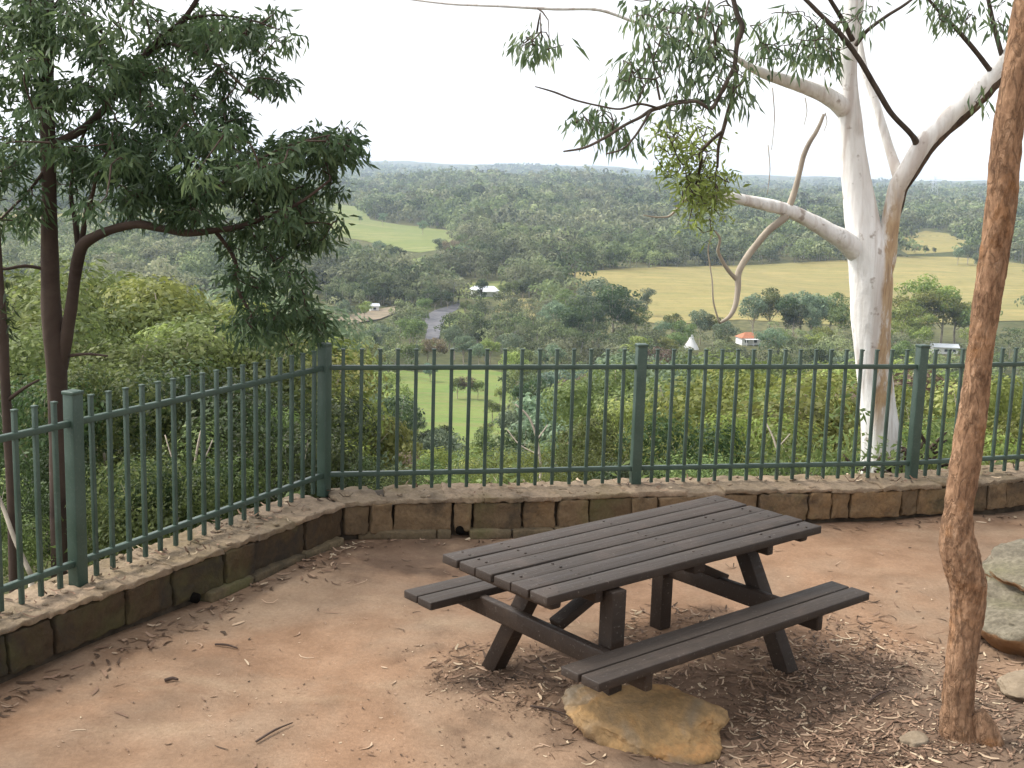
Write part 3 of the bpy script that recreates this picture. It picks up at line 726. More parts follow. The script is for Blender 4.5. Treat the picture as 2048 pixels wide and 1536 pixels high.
LB = [  # cx, cy, rx, ry, n, dy
    (40, 60, 75, 70, 70, .6), (30, 180, 65, 60, 45, .5), (20, 320, 60, 70, 50, .5), (40, 430, 55, 45, 28, .4), (150, 60, 60, 70, 55, .5),
    (190, 160, 90, 70, 70, .5), (230, 270, 110, 80, 100, .6), (330, 330, 110, 80, 110, .6), (170, 350, 70, 80, 60, .5), (300, 190, 90, 60, 60, .5),
    (330, 110, 90, 60, 60, .5), (260, 20, 60, 40, 22, .4), (410, 60, 85, 60, 60, .4), (470, 110, 80, 60, 50, .4), (540, 60, 55, 42, 26, .3),
    (500, 180, 60, 35, 26, .3), (430, 250, 70, 45, 40, .4), (330, 250, 80, 50, 45, .4), (450, 320, 90, 60, 75, .5), (540, 330, 90, 60, 75, .5), (630, 290, 80, 42, 50, .4),
    (705, 285, 34, 28, 26, .2), (665, 275, 40, 25, 20, .3), (660, 350, 45, 40, 16, .3), (540, 410, 100, 45, 60, .4), (620, 430, 75, 55, 50, .4), (400, 400, 80, 45, 50, .4), (260, 410, 60, 35, 22, .3), (350, 380, 60, 40, 40, .4),
    (470, 470, 70, 35, 22, .3), (585, 500, 60, 45, 26, .3), (540, 590, 80, 80, 70, .35), (590, 660, 60, 60, 50, .35), (480, 660, 50, 50, 26, .35), (100, 250, 50, 60, 26, .6), (80, 120, 60, 60, 30, .6),
    (10, -90, 120, 90, 60, .7), (180, -90, 140, 80, 70, .7), (360, -90, 120, 60, 50, .6)]
anc = []
for (cx_, cy_, rx_, ry_, n_, dy_) in LB: anc += clumps(cx_, cy_, rx_, ry_, int(n_ * .74), LY - .15, dy_ * .9, rng)
grow(anc, sk, .0045, m, rng); m.build('limb', MAT['bark_left'], lt, inv=inv)
V, Fq = leaf_cloud(anc, 17, .12, .092, .023, rng, .5)
link_mesh('crown', np_mesh('crown', V - np.array(lroot), Fq), MAT['leaf_left'], lt)

# second stem at the very edge of the picture
eroot = at(12, 1100, 8.6); eroot.z = hz1(eroot.x, eroot.y) - .1
et = empty('gum_tree', eroot, 'thin dark stem cut off by the left edge of the photo behind the fence', 'tree'); inv = Matrix.Translation(eroot).inverted()
m = MB(); sk = []
px_tube(m, [(30, 1250, 22), (24, 1000, 21), (16, 860, 20), (10, 760, 20), (6, 660, 19), (-2, 560, 18), (-14, 400, 16), (-40, 150, 13)], 8.6, 8.6, 12, .08, 5, 6, sk)
px_tube(m, [(16, 800, 10), (50, 775, 7), (78, 760, 4)], 8.6, 8.4, 6, .1, 4, 6, sk); m.build('trunk', MAT['bark_left'], et, inv=inv)
anc = blob(-60, 350, 60, 150, 40, 8.6, .3, rng) + blob(-40, 620, 50, 80, 25, 8.6, .3, rng)
V, Fq = leaf_cloud(anc, 14, .15, .088, .021, rng, .42); link_mesh('crown', np_mesh('crown', V - np.array(eroot), Fq), MAT['leaf_left'], et)

# ------------------------------------------------------------------ white gum
rng = np.random.default_rng(23)
groot = Vector((GUM.x, GUM.y, hz1(GUM.x, GUM.y) - .05))
gt = empty('gum_tree', groot, 'large white barked gum with spreading limbs just beyond the back fence', 'tree')
inv = Matrix.Translation(groot).inverted(); sk = []; GY_ = GUM_Y
m = MB()
px_tube(m, [(1772, 1010, 150), (1768, 960, 112), (1764, 930, 88), (1763, 890, 80), (1756, 812, 72), (1746, 715, 70), (1742, 637, 78), (1743, 560, 84), (1738, 510, 82), (1727, 455, 68), (1717, 391, 60), (1707, 312, 52), (1699, 234, 48), (1695, 156, 37), (1699, 78, 34), (1708, 0, 38), (1716, -120, 34), (1720, -300, 26), (1730, -560, 12)], GY_, GY_, 28, .05, 6, 3, sk)
m.build('trunk', MAT['bark_white'], gt, inv=inv)
m = MB()   # right fork
px_tube(m, [(1757, 570, 40), (1768, 520, 46), (1777, 470, 36), (1786, 415, 34), (1795, 375, 36), (1812, 345, 36), (1846, 290, 37), (1893, 242, 38), (1931, 207, 39), (1970, 168, 38), (2006, 130, 35), (2030, 90, 32), (2055, 20, 28), (2085, -120, 22), (2130, -300, 14)], GY_ + .02, GY_ - .4, 18, .08, 6, 5, sk)
m.build('limb', MAT['bark_white'], gt, inv=inv); m = MB()
px_tube(m, [(1800, 362, 26), (1791, 335, 22), (1775, 285, 18), (1752, 207, 16), (1732, 150, 14), (1720, 90, 12), (1712, 20, 10), (1700, -80, 7)], GY_ - .05, GY_ + .45, 12, .06, 5, 5, sk)
m.build('limb', MAT['bark_white'], gt, inv=inv); m = MB()
px_tube(m, [(1700, 246, 26), (1692, 226, 36), (1680, 210, 38), (1654, 192, 33), (1611, 174, 27), (1560, 158, 23), (1521, 144, 19), (1490, 128, 13), (1450, 100, 8), (1380, 60, 6), (1290, 50, 6), (1200, 20, 6), (1110, 18, 6), (1000, 12, 5), (900, 8, 4), (800, -4, 3)], GY_ + .11, GY_ - 1.3, 14, .07, 5, 5, sk)
m.build('limb', MAT['bark_white'], gt, inv=inv); m = MB()
px_tube(m, [(1738, 540, 34), (1722, 512, 46), (1705, 494, 45), (1689, 481, 40), (1658, 463, 35), (1611, 437, 30), (1576, 421, 27), (1541, 411, 25), (1498, 402, 22), (1459, 394, 20), (1432, 393, 15), (1412, 399, 7)], GY_ + .09, GY_ - .8, 14, .09, 6, 5, sk)
m.build('limb', MAT['bark_white'], gt, inv=inv); # old dark bark still clinging to the underside of the right limb
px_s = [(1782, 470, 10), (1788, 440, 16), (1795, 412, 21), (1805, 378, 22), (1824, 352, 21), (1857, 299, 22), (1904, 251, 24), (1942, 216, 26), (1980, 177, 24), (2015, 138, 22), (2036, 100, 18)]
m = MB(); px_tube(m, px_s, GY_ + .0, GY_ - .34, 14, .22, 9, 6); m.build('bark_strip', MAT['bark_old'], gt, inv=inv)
m = MB()
px_tube(m, [(1576, 420, 14), (1590, 380, 12), (1599, 345, 11), (1607, 312, 11), (1619, 285, 10), (1631, 266, 9), (1640, 248, 8), (1648, 228, 6)], GY_ - .4, GY_ - .5, 8, .1, 6, 4, sk)
px_tube(m, [(1572, 432, 17), (1555, 447, 16), (1537, 461, 15), (1514, 488, 14), (1490, 520, 13), (1477, 547, 14), (1476, 575, 13), (1471, 609, 11), (1459, 633, 8), (1439, 646, 4)], GY_ - .45, GY_ - .7, 8, .12, 6, 4, sk)
px_tube(m, [(1474, 560, 10), (1456, 540, 9), (1441, 515, 7), (1436, 500, 6), (1440, 478, 5), (1430, 462, 3)], GY_ - .6, GY_ - .8, 6, .12, 6, 4, sk)
px_tube(m, [(1439, 646, 4), (1427, 605, 4), (1424, 560, 3), (1416, 500, 3), (1424, 470, 2)], GY_ - .7, GY_ - .9, 5, .1, 6, 3, sk)
px_tube(m, [(1425, 396, 7), (1400, 385, 6), (1373, 398, 6), (1352, 420, 5), (1336, 433, 4), (1310, 434, 3), (1287, 430, 2)], GY_ - .8, GY_ - 1.1, 6, .12, 6, 4, sk)
m.build('branch', MAT['bark_pale'], gt, inv=inv); m = MB()
# darker branches seen against the sky
px_tube(m, [(1838, 304, 17), (1831, 282, 13), (1820, 266, 11), (1783, 227, 11), (1752, 176, 11), (1717, 117, 11), (1682, 70, 10), (1639, 27, 9), (1600, -12, 8), (1520, -90, 6)], GY_ - .12, GY_ - .9, 10, .1, 6, 5, sk)
px_tube(m, [(1705, 80, 12), (1690, 50, 10), (1676, 25, 9), (1655, -10, 8), (1610, -90, 5)], GY_ - .3, GY_ - .7, 8, .1, 6, 4, sk)
px_tube(m, [(1712, 90, 9), (1722, 76, 9), (1738, 58, 8), (1775, 31, 7), (1822, 0, 6), (1900, -70, 4)], GY_ - .2, GY_ - .5, 8, .1, 6, 4, sk)
px_tube(m, [(1988, 152, 13), (1972, 130, 11), (1945, 95, 10), (1910, 55, 9), (1880, 25, 7), (1850, -10, 6)], GY_ - .26, GY_ - .6, 8, .1, 6, 4, sk)
px_tube(m, [(2008, 125, 12), (1998, 90, 10), (1985, 40, 9), (1975, -10, 8)], GY_ - .3, GY_ - .3, 8, .1, 6, 4, sk)
px_tube(m, [(1462, -30, 11), (1467, 0, 10), (1475, 30, 11), (1484, 55, 12), (1474, 90, 10), (1469, 130, 9), (1455, 160, 8), (1440, 190, 8), (1425, 215, 8), (1410, 212, 7), (1392, 202, 6), (1370, 205, 5), (1335, 210, 5)], GY_ - 2.0, GY_ - 2.3, 8, .16, 8, 4, sk)
px_tube(m, [(1475, 130, 8), (1466, 190, 9), (1456, 225, 9), (1445, 265, 8), (1437, 293, 7), (1435, 335, 5)], GY_ - 1.6, GY_ - 1.4, 6, .14, 8, 4, sk)
px_tube(m, [(1420, 205, 8), (1390, 202, 8), (1350, 205, 8), (1320, 215, 8), (1300, 222, 9), (1280, 235, 7), (1250, 250, 6), (1210, 275, 6), (1170, 295, 5), (1127, 303, 3)], GY_ - 1.9, GY_ - 2.6, 8, .12, 8, 4, sk)
px_tube(m, [(1300, 224, 7), (1285, 250, 6), (1268, 275, 5), (1245, 298, 4), (1212, 308, 3)], GY_ - 2.3, GY_ - 2.6, 6, .12, 8, 4, sk)
px_tube(m, [(1320, 218, 6), (1280, 208, 5), (1240, 218, 4), (1200, 212, 4), (1150, 200, 4), (1108, 184, 4), (1070, 173, 2)], GY_ - 2.2, GY_ - 2.9, 6, .1, 8, 4, sk)
px_tube(m, [(1446, 262, 8), (1422, 282, 8), (1402, 304, 9), (1402, 322, 8), (1398, 345, 6), (1392, 370, 4)], GY_ - 1.5, GY_ - 1.0, 6, .15, 8, 3, sk)
px_tube(m, [(1320, 200, 5), (1315, 175, 5), (1312, 158, 3)], GY_ - 2.2, GY_ - 2.2, 6, .1, 8, 3, sk)
md = m
for (x_, ya, yb) in ((1545, 175, 300), (1536, 290, 390), (1610, 195, 250), (1650, 225, 262)):   # hanging ribbons of bark
    m = MB(); px_tube(m, [(x_, ya, 2.2), (x_ + 4, (ya + yb) / 2, 1.8), (x_ - 2, yb, 1.2)], GY_ - .6, GY_ - .6, 4, 0, 3)
    m.build('bark_ribbon', MAT['bark_pale'], gt, inv=inv)
GB = [(1385, 60, 75, 55, 34, .35, 0), (1340, 30, 60, 30, 18, .3, 0), (1420, 130, 60, 45, 30, .3, 0), (1330, 110, 60, 45, 26, .3, 0), (1440, 30, 40, 40, 14, .3, 0), (1290, 15, 30, 25, 8, .2, 0), (1255, 140, 35, 25, 9, .2, 0),
      (1190, 240, 45, 26, 20, .2, 0), (1240, 265, 35, 22, 12, .2, 0), (1270, 150, 35, 35, 12, .2, 0), (1400, 185, 60, 26, 14, .3, 0), (1360, 215, 40, 15, 8, .2, 0), (1482, 175, 28, 35, 12, .2, 0), (1510, 60, 20, 30, 5, .2, 0), (1530, 90, 24, 22, 7, .2, 0),
      (1640, 70, 48, 42, 26, .25, 0), (1600, 105, 40, 30, 16, .2, 0), (1660, 120, 25, 40, 12, .2, 0), (1540, 100, 40, 30, 10, .2, 0), (1575, 30, 40, 25, 8, .2, 0), (1720, 30, 30, 30, 10, .2, 0),
      (1900, 20, 40, 24, 14, .2, 0), (1945, 45, 22, 26, 8, .2, 0), (1870, 0, 30, 16, 8, .2, 0), (2010, 30, 25, 40, 8, .2, 0), (1955, 195, 8, 24, 3, .1, 0),
      (1400, 375, 42, 38, 60, .2, 1), (1395, 340, 35, 22, 18, .2, 1), (1430, 365, 30, 28, 20, .2, 1), (1400, 430, 36, 40, 18, .2, 1), (1440, 410, 24, 30, 12, .2, 1),
      (1370, 270, 55, 30, 26, .25, 1), (1340, 310, 45, 25, 16, .2, 1), (1320, 255, 25, 18, 8, .2, 1), (1420, 290, 30, 30, 10, .2, 1), (1350, 345, 30, 16, 8, .2, 1),
      (1090, 85, 45, 24, 14, .2, 0), (1050, 95, 22, 22, 8, .2, 0),
      (1650, -200, 260, 80, 70, .7, 0), (1350, -130, 200, 50, 40, .6, 0), (1950, -160, 150, 60, 30, .6, 0), (1750, -260, 200, 120, 60, .7, 0)]
a0, a1 = [], []
for (cx_, cy_, rx_, ry_, n_, dy_, fr) in GB: (a1 if fr else a0).extend(blob(cx_, cy_, rx_, ry_, n_, GY_ - (1.9 if cx_ < 1500 and not fr else 1.0 if fr else .5), dy_, rng))
grow(a0 + a1, sk, .0045, md, rng); md.build('branch', MAT['bark_dark'], gt, inv=inv)
V, Fq = leaf_cloud(a0, 5, .14, .120, .028, rng, .62, .55); link_mesh('crown', np_mesh('crown', V - np.array(groot), Fq), MAT['leaf_gum'], gt)
V, Fq = leaf_cloud(a1, 7, .16, .082, .024, rng, .35, .5); link_mesh('crown', np_mesh('crown', V - np.array(groot), Fq), MAT['leaf_fresh'], gt)
# shed bark heaped at its foot
m = MB()
for k in range(60):
    a_ = U(0, 6.28); q = groot + Vector((math.cos(a_) * U(.1, .45) + .1, -abs(math.sin(a_)) * U(.1, .4) - .12, U(.2, .55)))
    dr = Vector((U(-1, 1), U(-.6, .6), U(-.2, .7))).normalized(); L_ = U(.15, .4)
    m.tube([q, q + dr * L_ * .5 + Vector((0, 0, U(-.03, .03))), q + dr * L_], [.012, .018, .008], 5, .3, 10, 2)
o = m.build('bark_heap', MAT['bark_left']); tag(o, 'heap of shed dark reddish bark at the foot of the white gum', 'bark', kind='stuff')

# ------------------------------------------------------------------ fields, road, track
def drape(name, pts_px, mat, label, cat, step, lift=.25, xy=None):
    P = [hit(x, y) for x, y in pts_px] if xy is None else [Vector((*q, 0)) for q in xy]
    bm = bmesh.new(); vs = [bm.verts.new((p.x, p.y, 0)) for p in P]; bm.faces.new(vs)
    xs_ = [p.x for p in P]; ys_ = [p.y for p in P]
    for lo, hi, ax in ((min(xs_), max(xs_), Vector((1, 0, 0))), (min(ys_), max(ys_), Vector((0, 1, 0)))):
        k = lo + step
        while k < hi:
            bmesh.ops.bisect_plane(bm, geom=bm.verts[:] + bm.edges[:] + bm.faces[:], plane_co=ax * k, plane_no=ax, dist=1e-4); k += step
    for v in bm.verts: v.co.z = hz1(v.co.x, v.co.y) + lift
    bmesh.ops.recalc_face_normals(bm, faces=bm.faces[:])
    if sum(f.normal.z for f in bm.faces) < 0: bmesh.ops.reverse_faces(bm, faces=bm.faces[:])
    me = bpy.data.meshes.new(name); bm.to_mesh(me); bm.free()
    me.polygons.foreach_set('use_smooth', [True] * len(me.polygons))
    o = link_mesh(name, me, MAT[mat]); tag(o, label, cat, kind='structure')
    return [(p.x, p.y) for p in P]
FIELDS = []
HAY = [(1120, 548), (1200, 542), (1300, 536), (1430, 531), (1560, 528), (1690, 521), (1800, 512), (1900, 514), (1975, 520), (2060, 530), (2100, 640), (1800, 655), (1650, 650), (1480, 640), (1330, 650), (1230, 635), (1190, 600), (1150, 570)]
FIELDS.append(drape('field', HAY, 'hay', 'wide straw coloured hay field beyond the valley trees', 'field', 12))
UPF = [(1812, 470), (1850, 462), (1900, 468), (1960, 484), (1950, 500), (1880, 506), (1815, 509), (1800, 500)]
FIELDS.append(drape('field', UPF, 'hay', 'pale hill paddock above the hay field beside the brown trunk', 'field', 14))
LIME = [(640, 400), (700, 412), (735, 414), (740, 440), (800, 450), (850, 455), (905, 462), (915, 478), (880, 500), (840, 506), (790, 500), (730, 482), (660, 470)]
FIELDS.append(drape('field', LIME, 'lime', 'lime green pasture on the hillside right of the drooping leaves', 'field', 14))
FIELDS.append(drape('field', [(-60, 425), (60, 430), (200, 425), (340, 418), (440, 432), (430, 452), (330, 455), (150, 470), (-60, 478)], 'hay', 'pale paddock glimpsed through the leaves of the left tree', 'field', 14))
FIELDS.append(drape('field', [(805, 520), (850, 515), (850, 530), (810, 535)], 'lime', 'small green clearing below the lime pasture', 'field', 10))
FIELDS.append(drape('field', [(900, 568), (1010, 562), (1030, 590), (960, 600), (910, 595)], 'lime', 'mown lawn around the white farmhouse', 'field', 6))
FIELDS.append(drape('field', [(1000, 600), (1075, 596), (1080, 640), (1040, 640), (990, 625)], 'hay', 'small straw paddock right of the road', 'field', 6))
FIELDS.append(drape('field', [(775, 752), (806, 742), (842, 747), (880, 735), (925, 741), (968, 738), (1012, 748), (1030, 775), (1022, 812), (1040, 850), (1010, 905), (900, 930), (800, 915), (770, 860), (786, 800)], 'green', 'bright grassy clearing on the slope seen through the fence pickets', 'field', 4))
FIELDS.append(drape('field', [(885, 620), (925, 610), (935, 650), (890, 668)], 'lime', 'bright grass verge right of the asphalt road', 'field', 6))
ROADS = []
ROADS.append(drape('road', [(840, 640), (870, 622), (905, 612), (925, 606), (930, 612), (895, 632), (882, 655), (878, 680), (850, 682), (855, 655)], 'asphalt', 'bend of dark asphalt road between the valley trees', 'road', 4, .5))
ROADS.append(drape('track', [(655, 640), (720, 628), (800, 612), (805, 622), (760, 640), (700, 650), (660, 656)], 'track', 'pale gravel track crossing the valley floor', 'track', 5, .5))

# ------------------------------------------------------------------ valley houses
def place_inv(p, rz): return Matrix.Translation(p) @ Matrix.Rotation(rz, 4, 'Z')
def prism_roof(m, w_, d_, z0, h, hip=0.0, over=.5):
    w2, d2 = w_ / 2 + over, d_ / 2 + over
    k = w2 - hip if hip else w2
    vs = [(-w2, -d2, z0), (w2, -d2, z0), (w2, d2, z0), (-w2, d2, z0), (-k, 0, z0 + h), (k, 0, z0 + h)]
    m.add(vs, [(0, 1, 5, 4), (2, 3, 4, 5), (1, 2, 5), (3, 0, 4), (3, 2, 1, 0)])
def house(name, px, py, w_, d_, h, rh, rz, wall, roof, label, hip=0.0, win=2, porch=False):
    p = hit(px, py); root = empty(name, p, label, 'house', rz)
    b = MB(); b.rbox((0, 0, h / 2 - .5), (w_, d_, h + 1), None, .05); b.build('wall', MAT[wall], root, smooth=False)
    r_ = MB(); prism_roof(r_, w_, d_, h + .02, rh, hip); r_.build('roof', MAT[roof], root, smooth=False)
    for i in range(win):
        g_ = MB(); g_.rbox((-w_ / 2 + w_ * (i + .5) / win, -d_ / 2 - .01, h * .55), (w_ / win * .35, .08, h * .4), None, .01); g_.build('window', MAT['glass'], root, smooth=False)
    if porch:
        q = MB(); q.rbox((0, -d_ / 2 - 1.2, h * .9), (w_ * .8, 2.4, .15), None, .02)
        for sx in (-.38, 0, .38): q.rbox((w_ * sx, -d_ / 2 - 2.2, h * .42), (.18, .18, h * .9), None, .02)
        q.build('porch', MAT['white'], root, smooth=False)
    return p, root
KEEP = []      # rectangles of the view that must stay clear of nearer trees: x0, y0, x1, y1, distance
def keep(x0, y0, x1, y1, p): KEEP.append((x0, y0, x1, y1, math.hypot(p.x, p.y)))
p, _ = house('house', 1495, 688, 7.6, 6, 2.7, 2.0, .25, 'white', 'roof_orange', 'house with an orange tiled roof and white walls below the grey clump of trees', 3.0, 2, True); keep(1474, 655, 1510, 674, p)
p, _ = house('house', 1888, 706, 9, 5, 2.4, 1.2, -.1, 'white', 'roof_grey', 'long pale roofed building half hidden by bright trees at right', 0, 3); keep(1862, 680, 1912, 700, p)
p, _ = house('house', 968, 592, 13, 8, 3.0, 2.0, .2, 'white', 'roof_grey', 'white farmhouse with a pale roof beside a dark conifer', 2.0, 3, True); keep(955, 572, 988, 582, p)
p, _ = house('house', 882, 438, 9, 7, 3.0, 2.4, .3, 'white', 'roof_grey', 'tiny white house among the hillside trees above the lime pasture', 0, 2); pass
p, _ = house('house', 748, 622, 3.6, 3.2, 2.3, 1.0, .3, 'white', 'roof_grey', 'small white shed beside the gravel track', 0, 1); keep(742, 613, 754, 620, p)
# white pointed tent
p = hit(1382, 698); tr = empty('tent', p, 'white pointed marquee tent poking up above the fence pickets', 'tent')
d_ = math.hypot(p.x, p.y); hw = 16 / F * d_; hh = 30 / F * d_
m = MB(); N = 16; prof = [(1.0, .0), (.8, .22), (.55, .42), (.36, .62), (.24, .82), (.14, 1.0)]
for i, (q, z_) in enumerate(prof):
    pass
vs = [(hw * q * math.cos(6.283 * k / N), hw * q * math.sin(6.283 * k / N), hh * z_) for q, z_ in prof for k in range(N)]
fs = [(i * N + k, i * N + (k + 1) % N, (i + 1) * N + (k + 1) % N, (i + 1) * N + k) for i in range(len(prof) - 1) for k in range(N)] + [tuple((len(prof) - 1) * N + k for k in range(N))]
m.add(vs, fs); m.build('canopy', MAT['white'], tr)
m = MB(); m.tube([(0, 0, -1.5), (0, 0, hh * 1.03)], [.08, .08], 8, sub=1); m.build('pole', MAT['roof_grey'], tr)
keep(1364, 664, 1402, 700, p)
# power pylon on the skyline
p = hit(1866, 400); d_ = math.hypot(p.x, p.y); hh = 44 / F * d_
py_ = empty('pylon', p, 'faint lattice power pylon on the far skyline', 'pylon'); m = MB(); hb = hh * .16; tr_ = hh * .01
for sx in (-1, 1):
    for sy in (-1, 1): m.tube([(sx * hb, sy * hb, 0), (sx * hb * .2, sy * hb * .2, hh)], [tr_, tr_ * .7], 5, sub=1)
for k in range(6):
    z0, z1 = hh * k / 6, hh * (k + 1) / 6; a0_, a1_ = hb * (1 - .8 * k / 6), hb * (1 - .8 * (k + 1) / 6)
    m.tube([(-a0_, -a0_, z0), (a1_, -a1_, z1)], [tr_ * .6] * 2, 4, sub=1); m.tube([(a0_, a0_, z0), (-a1_, a1_, z1)], [tr_ * .6] * 2, 4, sub=1)
m.build('tower', MAT['roof_grey'], py_)
for zz in (.72, .86):
    m = MB(); m.tube([(-hh * .2, 0, hh * zz), (hh * .2, 0, hh * zz)], [tr_, tr_], 5, sub=1); m.build('crossarm', MAT['roof_grey'], py_)

# ------------------------------------------------------------------ tree kinds for the slope and the valley
def crown_np(rng, Rx, Rz, z0, nl, nq, q, lobes_r=(.28, .45), flat=.7, hang=0.0, inner=.55):
    """leaf clumps spread through a lobed crown; returns V, F and the lobe centres"""
    C = []
    for i in range(nl):
        a = rng.uniform(0, 2 * math.pi); rr_ = math.sqrt(rng.uniform(0, 1)) * .72
        zc = rng.uniform(-.55, .62) * (1 - .55 * rr_ * rr_)
        C.append((rr_ * math.cos(a) * Rx, rr_ * math.sin(a) * Rx, z0 + zc * Rz, rng.uniform(*lobes_r) * Rx))
    C = np.array(C); k = rng.integers(0, nl, nq)
    d = rng.normal(size=(nq, 3)); d[:, 2] += .25; d /= np.linalg.norm(d, axis=1)[:, None]
    rad_ = C[k, 3:4] * (inner + (1.05 - inner) * rng.random((nq, 1)) ** .6)
    P = C[k, :3] + d * rad_ * np.array([1, 1, flat])
    ax = np.cross(d, rng.normal(size=(nq, 3))); ax[:, 2] -= hang; ax /= np.linalg.norm(ax, axis=1)[:, None]
    nr = d + rng.normal(size=(nq, 3)) * .6; sd_ = np.cross(ax, nr); sd_ /= np.linalg.norm(sd_, axis=1)[:, None]
    L = q * rng.uniform(.6, 1.4, (nq, 1)); W_ = L * rng.uniform(.35, .6, (nq, 1))
    V = np.stack([P - ax * L * .5, P + sd_ * W_ * .5 + nr * L * .06, P + ax * L * .5, P - sd_ * W_ * .5 + nr * L * .06], 1).reshape(-1, 3)
    return V, np.arange(nq * 4).reshape(nq, 4), C
def trunk_mb(rng, C, h0, r0, z0, limbs=6, seg=6):
    m = MB(); top = Vector((rng.normal() * .1, rng.normal() * .1, z0))
    m.tube([(0, 0, -.8), (rng.normal() * r0, rng.normal() * r0, h0 * .5), top], [r0 * 1.15, r0 * .85, r0 * .55], seg, .06, 4, 3)
    for c_ in C[np.argsort(-C[:, 3])[:limbs]]:
        s_ = U(.35, .9); a_ = Vector((0, 0, -.8)).lerp(top, s_); e = Vector(c_[:3])
        mid = a_.lerp(e, .5) + Vector((0, 0, -.06 * (e - a_).length))
        m.tube([a_, mid, e + (e - a_) * .15], [r0 * .45, r0 * .3, r0 * .1], 5, .05, 4, 3)
    return m
PROTO = {}
def make_proto(key, H, Rx, Rz, nl, nq, q, mat, bark, r0, seed, **kw):
    r_ = np.random.default_rng(seed); z0 = H - Rz * .95
    V, Fq, C = crown_np(r_, Rx, Rz, z0, nl, nq, q, **kw)
    cm = np_mesh('crown', V, Fq); cm.materials.append(MAT[mat])
    m = trunk_mb(r_, C, H * .5, r0, z0); tm = bpy.data.meshes.new('trunk'); tm.from_pydata(m.v, [], m.f); tm.update()
    tm.polygons.foreach_set('use_smooth', [True] * len(tm.polygons)); tm.materials.append(MAT[bark])
    top = float(V[:, 2].max())
    PROTO[key] = (cm, tm, top, float(np.abs(V[:, :2]).max()))
# near shrubs (unit about 3 m tall) and slope trees (about 8 m) and valley trees (about 11 m)
sh = dict(lobes_r=(.3, .5), flat=.8, inner=.35)
for i, mt in enumerate(['f_yellow', 'f_olive', 'f_bright', 'f_grey', 'f_teal', 'f_dark', 'f_brown']):
    for j in range(2):
        make_proto(('shrub', mt, j), 3.0, 1.5, 1.55, 16, 8000, .080, mt, 'bark_pale', .035, 100 + i * 7 + j, **sh)
        make_proto(('slope', mt, j), 8.0, 3.0, 3.4, 20, 13000, .145, mt, 'bark_pale', .11, 200 + i * 7 + j, lobes_r=(.24, .42), flat=.75, inner=.4)
        make_proto(('valley', mt, j), 11.5, 4.4, 4.4, 17, 2600, .48, mt, 'bark_pale', .20, 300 + i * 7 + j, lobes_r=(.26, .44), flat=.72, inner=.5)
make_proto(('conifer', 'f_dark', 0), 12, 2.0, 5.8, 10, 1500, .5, 'f_dark', 'bark_dark', .2, 881, lobes_r=(.4, .6), flat=.9)
LOOK = {'f_yellow': 'yellowish olive', 'f_olive': 'dull olive', 'f_bright': 'bright green', 'f_grey': 'grey green', 'f_teal': 'pale blue green', 'f_dark': 'dark green', 'f_brown': 'brownish'}
NTREE = [0]
def plant(name, key, loc, height, label, cat, group=None, wide=1.0):
    cm, tm, top, w_ = PROTO[key]; s_ = height / top
    root = empty(name, loc, label, cat, U(0, 6.28), group); root.scale = (s_ * wide, s_ * wide, s_)
    link_mesh('trunk', tm, None, root); link_mesh('crown', cm, None, root); NTREE[0] += 1
    return root
def spot(px, ytop, r):
    """ground point at distance r on the sight line column px, and the height whose top shows at ytop"""
    d = ray(px, ytop); k = r / math.hypot(d.x, d.y); q = EYEV + d * k
    return Vector((q.x, q.y, hz1(q.x, q.y))), q.z

# --- belt of shrubs and small trees right behind the fences
def fence_zone(px):
    if px < 640: return 'behind the left run of fence'
    if px < 960: return 'behind the back fence just right of the corner post'
    if px < 1285: return 'behind the back fence left of its second post'
    if px < 1560: return 'behind the back fence right of its second post'
    if px < 1850: return 'behind the back fence around the white gum'
    return 'behind the back fence at the right edge'
rnd = random.Random(41)
def belt(n, x0, x1, r0, r1, ytop, kinds, mats, jig=22, minh=.8, maxh=14, wide=(.9, 1.25)):
    for i in range(n):
        px = x0 + (x1 - x0) * (i + rnd.uniform(.1, .9)) / n; r = math.exp(rnd.uniform(math.log(r0), math.log(r1)))
        yt = (ytop(px, r) if callable(ytop) else ytop) + rnd.uniform(-jig, jig)
        p, zt = spot(px, yt, r); h = zt - p.z
        if h < minh: continue
        h = min(h, maxh); mt = rnd.choice(mats); k = rnd.choice(kinds)
        hw_ = h * .42 / r * F
        if any(r < d_ and px + hw_ > x0 and px - hw_ < x1 and yt < y1 for (x0, y0, x1, y1, d_) in KEEP if x0 > 1800): continue
        big = k == 'slope'
        z = fence_zone(px)
        lab = f"{LOOK[mt]} {'small tree' if big else 'bush'} {z}"
        plant('small_tree' if big else 'shrub', (k, mt, rnd.randint(0, 1)), p, h, lab, 'tree' if big else 'shrub', f"{LOOK[mt]} {'small trees' if big else 'bushes'} {z}", rnd.uniform(*wide))
Y_ = ['f_yellow', 'f_olive', 'f_yellow', 'f_olive', 'f_bright']
belt(16, 640, 2080, 11.8, 14, 915, ['shrub'], ['f_olive', 'f_yellow', 'f_bright', 'f_dark'], 25, .4, 2.2, (1.0, 1.5))
belt(14, 640, 2080, 15, 20, lambda px, r: 915 if 690 < px < 1140 else 850, ['shrub'], Y_ + ['f_grey', 'f_dark'], 30, .4, 6)
belt(12, 1270, 2080, 22, 34, lambda px, r: 775, ['slope', 'shrub'], Y_ + ['f_brown'], 35, 1, 9)
belt(10, 640, 1150, 24, 34, lambda px, r: 915, ['slope', 'shrub'], ['f_yellow', 'f_olive', 'f_bright', 'f_dark', 'f_grey'], 25, 1, 9)
belt(10, 1235, 1800, 40, 75, lambda px, r: 722, ['slope'], Y_ + ['f_olive', 'f_grey'], 22, 2, 14)
belt(4, 1560, 1800, 34, 44, lambda px, r: 760, ['slope'], Y_, 25, 2, 12)
